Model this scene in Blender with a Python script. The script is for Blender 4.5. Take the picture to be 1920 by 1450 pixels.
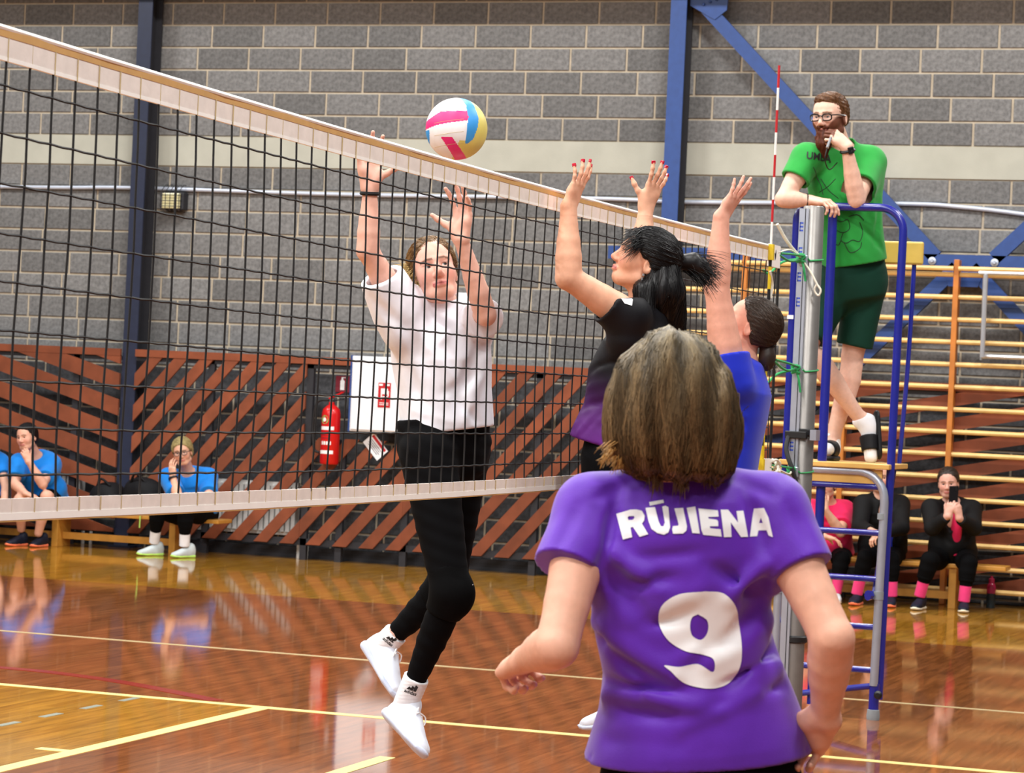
import bpy, bmesh, math, random, time
import numpy as np
from mathutils import Vector, Matrix
T0 = time.time()
random.seed(7); rng = np.random.default_rng(7)
SC = bpy.context.scene; COL = SC.collection
for o in list(bpy.data.objects): bpy.data.objects.remove(o)

# ------------------------------------------------------------------ camera
FPX, YAW, PIT, ROL, CH = 4997.1, 0.325286, 0.00404161, 0.0458122, 1.52458
cF = np.array([-math.sin(YAW)*math.cos(PIT), math.cos(YAW)*math.cos(PIT), math.sin(PIT)])
_r = np.array([math.cos(YAW), math.sin(YAW), 0.0]); _u = np.cross(_r, cF)
cR = _r*math.cos(ROL)+_u*math.sin(ROL); cU = -_r*math.sin(ROL)+_u*math.cos(ROL)
cC = np.array([0, 0, CH])
cd = bpy.data.cameras.new('camera'); cam = bpy.data.objects.new('camera', cd); COL.objects.link(cam)
cd.sensor_width = 36; cd.lens = FPX/1920*36; cd.clip_end = 200
cam.matrix_world = Matrix(((cR[0], cU[0], -cF[0], 0), (cR[1], cU[1], -cF[1], 0), (cR[2], cU[2], -cF[2], CH), (0, 0, 0, 1)))
cd.dof.use_dof = True; cd.dof.focus_distance = 8.2; cd.dof.aperture_fstop = 13
SC.camera = cam
# pixel of the 1920x1450 photo -> direction, then a point at a depth / on a plane of the place
def ray(u, v): return cF+cR*(u-960)/FPX+cU*(725-v)/FPX
def PD(u, v, d): return cC+ray(u, v)*d
def PY(u, v, y): r = ray(u, v); return cC+r*(y/r[1])
def PX(u, v, x): r = ray(u, v); return cC+r*(x/r[0])
def PG(u, v, z=0): r = ray(u, v); return cC+r*((z-CH)/r[2])
def proj(P):
    q = np.asarray(P, float)-cC; d = q@cF
    return 960+FPX*(q@cR)/d, 725-FPX*(q@cU)/d, d

# ------------------------------------------------------------------ light
wd = bpy.data.worlds.new('hall_air'); SC.world = wd; wd.use_nodes = True
wd.node_tree.nodes['Background'].inputs[0].default_value = (0.96, 0.98, 1.0, 1)
wd.node_tree.nodes['Background'].inputs[1].default_value = 0.24
def ceiling_lamp(x, y, z=7.2, power=150, sx=1.5, sy=.5, col=(1, .985, .955)):
    l = bpy.data.lights.new('ceiling_lamp', 'AREA'); l.shape = 'RECTANGLE'; l.size = sx; l.size_y = sy
    l.energy = power; l.color = col
    o = bpy.data.objects.new('ceiling_lamp', l); o.location = (x, y, z); COL.objects.link(o)
for lx in (-13, -8.5, -4, .5):
    for ly in (-4, 1.5, 6.5, 12, 18.3):  # first row, unseen behind the camera, is added as frontal fill
        ceiling_lamp(lx, ly, 7.2, 365)
VS = SC.view_settings
VS.view_transform = 'Standard'; VS.look = 'None'; VS.gamma = 1; VS.use_curve_mapping = False
VS.exposure = -0.45

# ------------------------------------------------------------------ materials
M = {}
def srgb(r, g, b):
    f = lambda c: (c/255/12.92) if c <= 10 else ((c/255+.055)/1.055)**2.4
    return (f(r), f(g), f(b), 1)
def mat(name, c, rough=.6, metal=0, var=.12, nscale=20, bump=0, bscale=200, spec=.5, coat=0, sheen=0, sss=0, alpha=1, trans=0, emit=0, objvar=0, stretch=None, attr=None):
    m = bpy.data.materials.new(name); m.use_nodes = True; nt = m.node_tree; N = nt.nodes; L = nt.links
    b = N['Principled BSDF']; b.inputs['Roughness'].default_value = rough; b.inputs['Metallic'].default_value = metal
    b.inputs['Specular IOR Level'].default_value = spec
    if coat: b.inputs['Coat Weight'].default_value = coat; b.inputs['Coat Roughness'].default_value = .08
    if sheen: b.inputs['Sheen Weight'].default_value = sheen
    if sss: b.inputs['Subsurface Weight'].default_value = sss; b.inputs['Subsurface Radius'].default_value = (.008, .003, .0015)
    if trans: b.inputs['Transmission Weight'].default_value = trans
    if alpha < 1: b.inputs['Alpha'].default_value = alpha
    tc = N.new('ShaderNodeTexCoord'); src = tc.outputs['Object']
    if stretch:
        mp = N.new('ShaderNodeMapping'); mp.inputs['Scale'].default_value = stretch; L.new(src, mp.inputs[0]); src = mp.outputs[0]
    nz = N.new('ShaderNodeTexNoise'); nz.inputs['Scale'].default_value = nscale; nz.inputs['Detail'].default_value = 4
    L.new(src, nz.inputs['Vector'])
    mx = N.new('ShaderNodeMix'); mx.data_type = 'RGBA'; mx.blend_type = 'MULTIPLY'; mx.inputs[0].default_value = 1
    rp = N.new('ShaderNodeMapRange'); rp.inputs[1].default_value = .3; rp.inputs[2].default_value = .7
    rp.inputs[3].default_value = 1-var; rp.inputs[4].default_value = 1+var
    L.new(nz.outputs['Fac'], rp.inputs[0])
    if attr:
        a = N.new('ShaderNodeAttribute'); a.attribute_name = attr; L.new(a.outputs['Color'], mx.inputs[6])
    else: mx.inputs[6].default_value = c
    fac = rp.outputs[0]
    if objvar:
        oi = N.new('ShaderNodeObjectInfo'); r2 = N.new('ShaderNodeMapRange'); r2.inputs[3].default_value = 1-objvar; r2.inputs[4].default_value = 1+objvar
        L.new(oi.outputs['Random'], r2.inputs[0]); mm = N.new('ShaderNodeMath'); mm.operation = 'MULTIPLY'
        L.new(fac, mm.inputs[0]); L.new(r2.outputs[0], mm.inputs[1]); fac = mm.outputs[0]
    cb = N.new('ShaderNodeCombineColor')
    for i in range(3): L.new(fac, cb.inputs[i])
    L.new(cb.outputs[0], mx.inputs[7]); L.new(mx.outputs[2], b.inputs['Base Color'])
    if bump:
        n2 = N.new('ShaderNodeTexNoise'); n2.inputs['Scale'].default_value = bscale; n2.inputs['Detail'].default_value = 3; L.new(src, n2.inputs['Vector'])
        bp = N.new('ShaderNodeBump'); bp.inputs['Strength'].default_value = bump; bp.inputs['Distance'].default_value = .004
        L.new(n2.outputs['Fac'], bp.inputs['Height']); L.new(bp.outputs[0], b.inputs['Normal'])
    if emit: b.inputs['Emission Color'].default_value = c; b.inputs['Emission Strength'].default_value = emit
    M[name] = m; return m
def wood_floor(name, c1, c2):
    m = bpy.data.materials.new(name); m.use_nodes = True; nt = m.node_tree; N = nt.nodes; L = nt.links; b = N['Principled BSDF']
    b.inputs['Roughness'].default_value = .06; b.inputs['Specular IOR Level'].default_value = .55
    tc = N.new('ShaderNodeTexCoord'); mp = N.new('ShaderNodeMapping'); mp.inputs['Rotation'].default_value = (0, 0, math.radians(90)); L.new(tc.outputs['Object'], mp.inputs[0])
    br = N.new('ShaderNodeTexBrick'); br.inputs['Scale'].default_value = 1; br.inputs['Brick Width'].default_value = 1.1; br.inputs['Row Height'].default_value = .068
    br.inputs['Mortar Size'].default_value = .0012; br.inputs['Mortar Smooth'].default_value = .3; br.inputs['Bias'].default_value = 0; br.offset = .37
    br.inputs['Color1'].default_value = c1; br.inputs['Color2'].default_value = c2
    br.inputs['Mortar'].default_value = tuple(x*.35 for x in c1[:3])+(1,)
    L.new(mp.outputs[0], br.inputs['Vector'])
    m2 = N.new('ShaderNodeMapping'); m2.inputs['Scale'].default_value = (14, 1.1, 1); L.new(tc.outputs['Object'], m2.inputs[0])
    nz = N.new('ShaderNodeTexNoise'); nz.inputs['Scale'].default_value = 2.2; nz.inputs['Detail'].default_value = 6; nz.inputs['Distortion'].default_value = .6; L.new(m2.outputs[0], nz.inputs['Vector'])
    rp = N.new('ShaderNodeMapRange'); rp.inputs[1].default_value = .3; rp.inputs[2].default_value = .7; rp.inputs[3].default_value = .68; rp.inputs[4].default_value = 1.3; L.new(nz.outputs['Fac'], rp.inputs[0])
    cb = N.new('ShaderNodeCombineColor'); [L.new(rp.outputs[0], cb.inputs[i]) for i in range(3)]
    mx = N.new('ShaderNodeMix'); mx.data_type = 'RGBA'; mx.blend_type = 'MULTIPLY'; mx.inputs[0].default_value = 1
    L.new(br.outputs['Color'], mx.inputs[6]); L.new(cb.outputs[0], mx.inputs[7]); L.new(mx.outputs[2], b.inputs['Base Color'])
    bp = N.new('ShaderNodeBump'); bp.inputs['Strength'].default_value = .06; bp.inputs['Distance'].default_value = .001
    L.new(nz.outputs['Fac'], bp.inputs['Height']); L.new(bp.outputs[0], b.inputs['Normal'])
    M[name] = m
wood_floor('floor_brown', srgb(144, 86, 46), srgb(128, 74, 38))
wood_floor('floor_ochre', srgb(176, 126, 44), srgb(164, 114, 36))
mat('line_yellow', srgb(252, 232, 150), .25, var=.05)
mat('line_pale', srgb(205, 185, 140), .25, var=.05)
mat('line_red', srgb(140, 38, 26), .2, var=.1)
mat('line_grey', srgb(150, 155, 142), .25, var=.05)
mat('block', srgb(117, 117, 117), .95, var=.26, nscale=38, bump=1, bscale=120, objvar=.22, spec=.2)
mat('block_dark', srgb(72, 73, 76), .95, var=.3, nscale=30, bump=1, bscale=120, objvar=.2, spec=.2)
mat('mortar', srgb(188, 176, 156), .95, var=.12, nscale=9, bump=.6, bscale=90, spec=.2)
mat('concrete', srgb(178, 178, 166), .9, var=.06, nscale=5, bump=.25, bscale=80, spec=.2)
mat('steel_blue', srgb(38, 70, 134), .45, var=.08)
mat('steel_navy', srgb(30, 38, 62), .5, var=.1)
mat('slat', srgb(130, 68, 42), .6, var=.2, nscale=6, objvar=.14, stretch=(1, 1, 1), spec=.35)
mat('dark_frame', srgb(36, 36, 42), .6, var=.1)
mat('radiator', srgb(226, 226, 224), .4, var=.03)
mat('pipe', srgb(196, 204, 220), .35, var=.05, metal=.2)
mat('rung', srgb(236, 196, 124), .38, var=.1, nscale=12, objvar=.06)
mat('upright', srgb(196, 120, 48), .4, var=.15, nscale=8)
mat('bench', srgb(200, 142, 58), .4, var=.14, nscale=8)
mat('white_paint', srgb(238, 240, 246), .35, var=.02)
mat('white_print', srgb(245, 245, 245), .5, var=.02)
mat('red_ext', srgb(205, 24, 24), .25, var=.05)
mat('red_sign', srgb(190, 20, 30), .45, var=.05)
mat('maroon_sign', srgb(120, 22, 40), .5, var=.05)
mat('green_print', srgb(90, 200, 110), .5, var=.02)
mat('black_plastic', srgb(18, 18, 20), .45, var=.1)
mat('black_rubber', srgb(24, 24, 26), .7, var=.1)
mat('dark_print', srgb(30, 30, 34), .6, var=.03)
mat('lamp_glass', srgb(228, 220, 170), .2, var=.08)
mat('cord', srgb(10, 10, 12), .7, var=.1)
mat('tape', srgb(238, 228, 220), .6, var=.06, nscale=25, bump=.15, bscale=60)
mat('tape_bright', srgb(255, 252, 246), .55, var=.03, nscale=25)
mat('tape_tan', srgb(205, 160, 96), .6, var=.08, nscale=25)
mat('tube_blue', srgb(28, 34, 140), .25, var=.06, coat=.5)
mat('aluminium', srgb(148, 144, 140), .38, metal=.75, var=.06)
mat('aluminium_light', srgb(186, 192, 206), .35, metal=.6, var=.05)
mat('steel_bright', srgb(205, 208, 214), .3, metal=.6, var=.05)
mat('grey_rubber', srgb(140, 146, 150), .6, var=.06)
mat('ink_blue', srgb(50, 80, 190), .5, var=.02)
mat('board', srgb(222, 176, 96), .4, var=.1, nscale=10)
mat('board_yellow', srgb(214, 180, 84), .45, var=.08, nscale=8)
mat('rope_green', srgb(40, 160, 90), .6, var=.15)
mat('rope_white', srgb(225, 220, 205), .7, var=.1)
mat('yellow', srgb(230, 200, 30), .45, var=.05)
mat('ant_red', srgb(190, 30, 38), .4, var=.03)
mat('ant_white', srgb(244, 242, 238), .4, var=.02)

# ------------------------------------------------------------------ mesh tools
class MB:
    def __init__(s): s.v = []; s.f = []; s.m = []
    def add(s, vs, fs, mi=0):
        n = len(s.v); s.v += [tuple(map(float, p)) for p in vs]; s.f += [tuple(i+n for i in f) for f in fs]; s.m += [mi]*len(fs); return s
    def box(s, lo, hi, mi=0):
        (a, b, c), (d, e, f) = lo, hi
        return s.add([(a, b, c), (d, b, c), (d, e, c), (a, e, c), (a, b, f), (d, b, f), (d, e, f), (a, e, f)],
                     [(0, 3, 2, 1), (4, 5, 6, 7), (0, 1, 5, 4), (1, 2, 6, 5), (2, 3, 7, 6), (3, 0, 4, 7)], mi)
    def obox(s, c, ax, h, mi=0):
        c = np.array(c, float); ax = [np.array(a, float)*k for a, k in zip(ax, h)]
        vs = [c+i*ax[0]+j*ax[1]+k*ax[2] for k in (-1, 1) for i, j in ((-1, -1), (1, -1), (1, 1), (-1, 1))]
        return s.add(vs, [(0, 3, 2, 1), (4, 5, 6, 7), (0, 1, 5, 4), (1, 2, 6, 5), (2, 3, 7, 6), (3, 0, 4, 7)], mi)
    def bar(s, a, b, w, t, up=(0, 0, 1), mi=0):
        a = np.array(a, float); b = np.array(b, float); d = b-a; L = np.linalg.norm(d); d /= L
        x = np.cross(d, up); x /= np.linalg.norm(x); y = np.cross(x, d)
        return s.obox((a+b)/2, (d, x, y), (L/2, w/2, t/2), mi)
    def tube(s, pts, r, n=10, cap=True, mi=0):
        P = [np.array(p, float) for p in pts]; k = len(P); rr = r if hasattr(r, '__len__') else [r]*k
        vs = []; prev = None
        for i in range(k):
            t = P[min(i+1, k-1)]-P[max(i-1, 0)]; t = t/(np.linalg.norm(t)+1e-12)
            if prev is None:
                a = np.array([0, 0, 1.]) if abs(t[2]) < .9 else np.array([1., 0, 0]); x = np.cross(a, t)
            else: x = prev-t*(prev@t)
            x /= np.linalg.norm(x)+1e-12; prev = x; y = np.cross(t, x)
            for j in range(n):
                a = 2*math.pi*j/n; vs.append(P[i]+rr[i]*(math.cos(a)*x+math.sin(a)*y))
        fs = [(i*n+j, i*n+(j+1) % n, (i+1)*n+(j+1) % n, (i+1)*n+j) for i in range(k-1) for j in range(n)]
        if cap: fs += [tuple(range(n-1, -1, -1)), tuple((k-1)*n+j for j in range(n))]
        return s.add(vs, fs, mi)
    def prism(s, poly, axis_o, ex, ez, ey, t, mi=0):
        """polygon in plane (ex,ez) at origin, thickness t along ey"""
        o = np.array(axis_o, float); ex, ey, ez = (np.array(a, float) for a in (ex, ey, ez)); n = len(poly)
        vs = [o+ex*p[0]+ez*p[1] for p in poly]+[o+ex*p[0]+ez*p[1]+ey*t for p in poly]
        fs = [tuple(range(n)), tuple(range(2*n-1, n-1, -1))]+[(i, n+i, n+(i+1) % n, (i+1) % n) for i in range(n)]
        return s.add(vs, fs, mi)
    def lathe(s, prof, c, n=20, ax=2, mi=0):
        vs = []; c = np.array(c, float)
        for r, z in prof:
            for j in range(n):
                a = 2*math.pi*j/n; p = [r*math.cos(a), r*math.sin(a), z]
                if ax == 1: p = [p[0], p[2], p[1]]
                vs.append(c+np.array(p))
        k = len(prof)
        return s.add(vs, [(i*n+j, i*n+(j+1) % n, (i+1)*n+(j+1) % n, (i+1)*n+j) for i in range(k-1) for j in range(n)]+[tuple(range(n-1, -1, -1)), tuple((k-1)*n+j for j in range(n))], mi)
    def mesh(s, name):
        me = bpy.data.meshes.new(name); me.from_pydata(s.v, [], s.f); me.polygons.foreach_set('material_index', s.m); me.update()
        bm = bmesh.new(); bm.from_mesh(me); bmesh.ops.recalc_face_normals(bm, faces=bm.faces); bm.to_mesh(me); bm.free(); return me
    def build(s, name, mats, parent=None, smooth=False, bevel=0, **kw):
        me = s.mesh(name)
        for m in (mats if isinstance(mats, (list, tuple)) else [mats]): me.materials.append(M[m])
        if smooth:
            me.polygons.foreach_set('use_smooth', [True]*len(me.polygons))
            try: me.set_sharp_from_angle(angle=math.radians(40))
            except Exception: pass
        o = bpy.data.objects.new(name, me); COL.objects.link(o)
        if parent: o.parent = parent; o.matrix_parent_inverse = parent.matrix_world.inverted()
        if bevel:
            b = o.modifiers.new('bevel', 'BEVEL'); b.width = bevel; b.segments = 2; b.limit_method = 'ANGLE'
        return tag(o, **kw)
def tag(o, label=None, cat=None, group=None, kind=None):
    if label: o['label'] = label
    if cat: o['category'] = cat
    if group: o['group'] = group
    if kind: o['kind'] = kind
    return o
def empty(name, loc, **kw):
    o = bpy.data.objects.new(name, None); o.location = tuple(float(x) for x in loc); o.empty_display_size = .1; COL.objects.link(o)
    o.matrix_world = Matrix.Translation(o.location); return tag(o, **kw)
def clip_poly(poly, lo, hi):
    for ax in (0, 1):
        for sgn, lim in ((1, lo[ax]), (-1, -hi[ax])):
            out = []
            for i in range(len(poly)):
                p, q = poly[i], poly[(i+1) % len(poly)]; a, b = sgn*p[ax]-lim, sgn*q[ax]-lim
                if a >= 0: out.append(p)
                if a*b < 0: t = a/(a-b); out.append((p[0]+t*(q[0]-p[0]), p[1]+t*(q[1]-p[1])))
            poly = out
            if len(poly) < 3: return []
    return poly
def bez(pts, n=12):
    """Catmull-Rom through points"""
    P = [np.array(p, float) for p in pts]; P = [2*P[0]-P[1]]+P+[2*P[-1]-P[-2]]; out = []
    for i in range(1, len(P)-2):
        for k in range(n):
            t = k/n; a, b, c, d = P[i-1:i+3]
            out.append(.5*((2*b)+(c-a)*t+(2*a-5*b+4*c-d)*t*t+(3*b-3*c+d-a)*t**3))
    out.append(P[-2]); return out

# ------------------------------------------------------------------ floor
WY = 22.09; SY = 21.78; NX = -2.748; AY = 11.634; BX = -5.09
fl = MB().box((-18, -3, -.1), (8, WY, 0)).build('floor', 'floor_brown', kind='structure')
MB().box((-18, 17.9, -.01), (8, WY, .0006)).build('wall_side_zone', 'floor_ochre', fl, label='ochre boards along the wall')
MB().box((-18, -3, -.01), (BX, AY, .0006)).build('court_zone', 'floor_ochre', fl, label='ochre court boards')
LZ = [.0012]
def fline(name, pts, w, m):
    LZ[0] += .00012; top = LZ[0]
    P = [np.array([p[0], p[1], 0.]) for p in pts]; vs = []
    for i, p in enumerate(P):
        t = P[min(i+1, len(P)-1)]-P[max(i-1, 0)]; t /= np.linalg.norm(t); n = np.array([-t[1], t[0], 0])
        for z in (.0, top): vs += [p+n*w/2+(0, 0, z), p-n*w/2+(0, 0, z)]
    fs = []
    for i in range(len(P)-1):
        a, b = i*4, i*4+4; fs += [(a+2, a+3, b+3, b+2), (a+2, b+2, b, a), (a+3, a+1, b+1, b+3)]
    fs += [(0, 1, 3, 2), (len(vs)-4, len(vs)-2, len(vs)-1, len(vs)-3)]
    MB().add(vs, fs).build(name, m, fl)
fline('sideline', [(-18, AY), (8, AY)], .07, 'line_yellow')
fline('attack_line', [(BX, -3), (BX, AY)], .075, 'line_yellow')
fline('line_segment', [(-3.98, -3), (-3.98, 10.40)], .07, 'line_yellow')
fline('line_tick', [(-5.26, 9.743), (BX, 9.743)], .06, 'line_yellow')
fline('far_line', [(-18, 14.06), (8, 14.06)], .045, 'line_pale')
arc = [tuple(p[:2]) for p in bez([(-8.2, 11.95, 0), (-7.5, 12.2, 0), (-6.85, 12.29, 0), (-6.5, 12.26, 0), (-6.08, 12.12, 0), (-5.67, 11.90, 0), (-5.38, 11.725, 0)], 6)]
fline('red_arc', arc, .09, 'line_red')
for k in range(12): fline('dash', [(-5.73, 11.41-.386*k), (-5.73, 11.58-.386*k)], .036, 'line_grey')

# ------------------------------------------------------------------ wall of blocks
wall = MB().box((-18, WY, 0), (8, WY+.3, 7.6)).build('wall_back', 'mortar', kind='structure')
HC = .2035; BL = .51
rows = []
z = 3.77
while z < 7.5: rows.append((z, z+HC)); z += HC
z = 3.498
while z > -.1: rows.append((z-HC, z)); z -= HC
offs = {4.58: -4.875, 4.377: -5.010, 4.173: -4.905, 3.97: -4.36+.13}
cand = []
for z0, z1 in rows:
    off = random.choice([-.26, -.13, .0, .13]) + random.uniform(-.05, .05)
    for k, v in offs.items():
        if abs(z0-k) < .05: off = v
    n0 = math.floor((-18-off)/BL)
    x = off+n0*BL
    while x < 8:
        a, b = max(x+.010, -17.99), min(x+BL-.010, 7.99)
        if b-a > .06 and z1 > .02:
            u, v, d = proj(((a+b)/2, WY, (z0+z1)/2)); cand.append((a, b, max(z0+.009, 0), z1-.009, u, v))
        x += BL
def block_mesh(w, h, t=.012, bv=.006):
    m = MB(); vs = []
    for y, i in ((0, 0), (-t+bv*.7, 0), (-t, bv)):
        vs += [(-w/2+i, y, -h/2+i), (w/2-i, y, -h/2+i), (w/2-i, y, h/2-i), (-w/2+i, y, h/2-i)]
    fs = [(8, 9, 10, 11)]
    for r in (0, 4): fs += [(r+j, r+(j+1) % 4, r+4+(j+1) % 4, r+4+j) for j in range(4)]
    return m.add(vs, fs)
inv = [c for c in cand if -40 < c[4] < 1960 and -30 < c[5] < 1145]
pri = sorted(inv, key=lambda c: (c[2] < 1.62, -(c[1]-c[0])*(c[3]-c[2])*(1+.02*c[0])))
full = block_mesh(BL-.020, HC-.018).mesh('block'); full.materials.append(M['block'])
chosen = pri[:300]; chs = set(chosen); rest = MB()
for c in cand:
    w, h = c[1]-c[0], c[3]-c[2]; cx, cz = (c[0]+c[1])/2, (c[2]+c[3])/2
    if c in chs:
        me = full
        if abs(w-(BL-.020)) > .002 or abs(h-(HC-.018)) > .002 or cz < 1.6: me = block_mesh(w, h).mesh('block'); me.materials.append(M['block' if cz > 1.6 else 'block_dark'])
        o = bpy.data.objects.new('block', me); COL.objects.link(o); o.parent = wall; o.location = (cx, WY, cz)
    else:
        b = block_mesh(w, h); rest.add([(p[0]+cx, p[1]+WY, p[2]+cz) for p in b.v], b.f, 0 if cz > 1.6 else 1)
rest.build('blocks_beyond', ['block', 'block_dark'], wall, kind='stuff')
MB().box((-18, WY-.016, 3.502), (8, WY+.1, 3.768)).build('concrete_band', 'concrete', wall, label='pale concrete band')
MB().box((-18, WY-.5, 5.10), (8, WY, 5.6)).build('trim_1', 'concrete', kind='structure')

# ------------------------------------------------------------------ steel columns, beam and braces
def column(x0, x1, m, label, dep=.28, fl_=.016):
    e = empty('steel_column', ((x0+x1)/2, WY-.15, 0), label=label, cat='column')
    yF = WY-dep
    MB().box((x0, yF, 0), (x1, yF+fl_, 7.4)).build('flange', m, e)
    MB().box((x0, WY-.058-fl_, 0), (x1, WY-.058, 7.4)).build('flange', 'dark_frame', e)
    MB().box(((x0+x1)/2-.006, yF+fl_, 0), ((x0+x1)/2+.006, WY-.058-fl_, 7.4)).build('web', 'dark_frame', e)  # back flange and web coloured dark to paint in the recess's shade
    MB().box((x0-.04, yF-.04, 0), (x1+.04, WY-.058, .02)).build('base_plate', m, e)
    return e
column(-11.10, -10.96, 'steel_navy', 'dark navy steel column rising behind the net beside the caged floodlight')
col2 = column(-6.09, -5.95, 'steel_blue', 'bright blue steel column with a bolted brace plate near its top')
YB = WY-.2
br = empty('steel_bracing', (-3.5, YB, 2.8), label='blue steel bracing of beam and diagonals bolted beside the wall bars', cat='bracing')
MB().box((-6.57, YB, 2.752), (-6.03, YB+.1, 2.862)).build('beam', 'steel_blue', br); MB().box((-6.01, YB, 2.752), (2, YB+.1, 2.862)).build('beam', 'steel_blue', br)
def brace(a, b): MB().bar((a[0], YB+.03, a[1]), (b[0], YB+.03, b[1]), .05, .10, up=(0, 1, 0)).build('diagonal', 'steel_blue', br)
def brace2(a, b, w=.115):
    d = np.array([b[0]-a[0], 0, b[1]-a[1]]); L = np.linalg.norm(d); d /= L; n = np.array([-d[2], 0, d[0]])
    c = np.array([(a[0]+b[0])/2, YB+.03, (a[1]+b[1])/2])
    MB().obox(c, (d, (0, 1, 0), n), (L/2, .03, w/2)).build('diagonal', 'steel_blue', br)
brace2((-5.80, 4.90), (-3.76, 2.84)); brace2((-3.28, 2.84), (-1.2, 4.9))
brace2((-3.58, 2.76), (-5.7, .6)); brace2((-3.46, 2.76), (-1.3, .6))
gp = MB().prism([(-5.94, 4.92), (-5.72, 4.80), (-5.62, 4.88), (-5.60, 5.1), (-5.66, 5.08), (-5.94, 5.08)], (0, YB-.01, 0), (1, 0, 0), (0, 0, 1), (0, 1, 0), .02).build('gusset_plate', 'steel_blue', br)
for i in range(6): MB().lathe([(.012, 0), (.012, -.014), (.006, -.02)], (-5.82+.055*(i % 3), YB-.01, 4.93+.06*(i//3)+.02*(i % 3)), 8, ax=1).build('bolt', 'steel_blue', gp)
for x in (-3.783, -3.271): MB().lathe([(.033, 0), (.033, -.012), (.016, -.016), (.012, -.03), (.001, -.03)], (x, YB, 2.805), 14, ax=1).build('bolt', 'aluminium_light', br, smooth=True)
MB().prism([(-3.70, 2.752), (-3.34, 2.752), (-3.40, 2.60), (-3.64, 2.60)], (0, YB-.008, 0), (1, 0, 0), (0, 0, 1), (0, 1, 0), .016).build('gusset_plate', 'steel_blue', br)

# conduit along the wall
cp = [(-18, 3.275), (-12.6, 3.273), (-11.2, 3.287), (-9.1, 3.266), (-6.8, 3.276), (-5.88, 3.262), (-4.1, 3.285), (-3.6, 3.268), (-3.07, 3.218), (-2.2, 3.10), (-1, 3.06), (4, 3.05)]
MB().tube(bez([(x, WY-.034, zz) for x, zz in cp], 8), .019, 10).build('conduit_pipe', 'pipe', smooth=True, label='pale grey conduit pipe running along the block wall', cat='pipe')

# caged floodlight
e = empty('caged_floodlight', (-10.76, WY-.1, 3.16), label='small cream floodlight in a wire cage beside the navy column', cat='floodlight')
MB().box((-10.86, WY-.12, 3.09), (-10.64, WY-.014, 3.25)).build('housing', 'dark_frame', e, bevel=.01)
MB().box((-10.85, WY-.135, 3.10), (-10.67, WY-.12, 3.24)).build('lens', 'lamp_glass', e, bevel=.008)
for i in range(5): MB().tube([(-10.85+.045*i, WY-.013, 3.322), (-10.85+.045*i, WY-.066, 3.318), (-10.85+.045*i, WY-.155, 3.255), (-10.85+.045*i, WY-.155, 3.085), (-10.85+.045*i, WY-.02, 3.075)], .004, 6).build('cage_wire', 'dark_frame', e)
for zz in (3.12, 3.17, 3.22): MB().tube([(-10.86, WY-.02, zz), (-10.86, WY-.158, zz), (-10.66, WY-.158, zz), (-10.66, WY-.02, zz)], .004, 6).build('cage_wire', 'dark_frame', e)

# ------------------------------------------------------------------ slatted dado panels
def slat_panel(rects, x0, x1, slope, wv, period, phase, label, posts):
    e = empty('slatted_wall_panel', ((x0+x1)/2, SY, 0), label=label, cat='wall panel')
    ang = math.atan(slope)
    k0 = -int(8/period)-8
    for rx0, rx1, rz0, rz1 in rects:
        for k in range(k0, -k0):
            c = phase+k*period     # intercept at x=x0
            q = [(x0-1, c-slope), (x1+1, c+slope*(x1-x0+1)), (x1+1, c+wv+slope*(x1-x0+1)), (x0-1, c+wv-slope)]
            p = clip_poly(q, (rx0, rz0), (rx1, rz1))
            if len(p) >= 3:
                A = abs(sum(p[i][0]*p[(i+1) % len(p)][1]-p[(i+1) % len(p)][0]*p[i][1] for i in range(len(p))))/2
                if A > .004: MB().prism(p, (0, SY-.012+random.uniform(-.002, .002), 0), (1, 0, 0), (0, 0, 1), (0, 1, 0), .024).build('slat', 'slat', e)
    MB().box((x0, SY-.016, 1.738), (x1, SY+.012, 1.803)).build('top_rail', 'slat', e)
    MB().box((x0, SY+.012, 1.70), (x1, SY+.06, 1.74)).build('back_rail', 'dark_frame', e)
    MB().box((x0, SY+.012, .13), (x1, SY+.05, .19)).build('back_rail', 'dark_frame', e)
    for x in posts: MB().box((x-.03, SY+.012, 0), (x+.03, SY+.06, Z5-.01 if X5+.1 < x < -8.4 else 1.74)).build('post', 'dark_frame', e)
    return e
XC1, XC2 = -11.10, -10.95
X5, Z5 = -9.265, 1.09
slat_panel([(-16.2, XC1, .14, 1.745)], -16.2, XC1, -.29, .145, .235, 1.437+.29*(-11.051+16.2)-.02, 'brown slatted wall panel with shallow slats falling towards the navy column', (-11.55, -12.9, -14.2))
slat_panel([(XC2, X5, .14, 1.745), (X5, -8.30, .14, Z5), (-8.30, -6.12, .14, 1.745)], XC2, -6.12, 1.13, .15, .285, 1.168-.02, 'brown slatted wall panel with steep slats around the fire cabinet niche', (-10.2, X5+.03, -8.9, -8.29, -7.1))
slat_panel([(-5.86, 3, .14, 1.745)], -5.86, 3, .2, .105, .2, .15, 'brown slatted wall panel with shallow rising slats behind the wall bars', (-4.4, -2.7))
MB().box((-10.85, WY-.09, 0), (-6.15, WY-.014, .10)).build('baseboard_back', 'dark_frame', kind='structure')
MB().box((-18, WY-.09, 0), (-11.12, WY-.014, .10)).build('baseboard_left', 'dark_frame', kind='structure')

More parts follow.
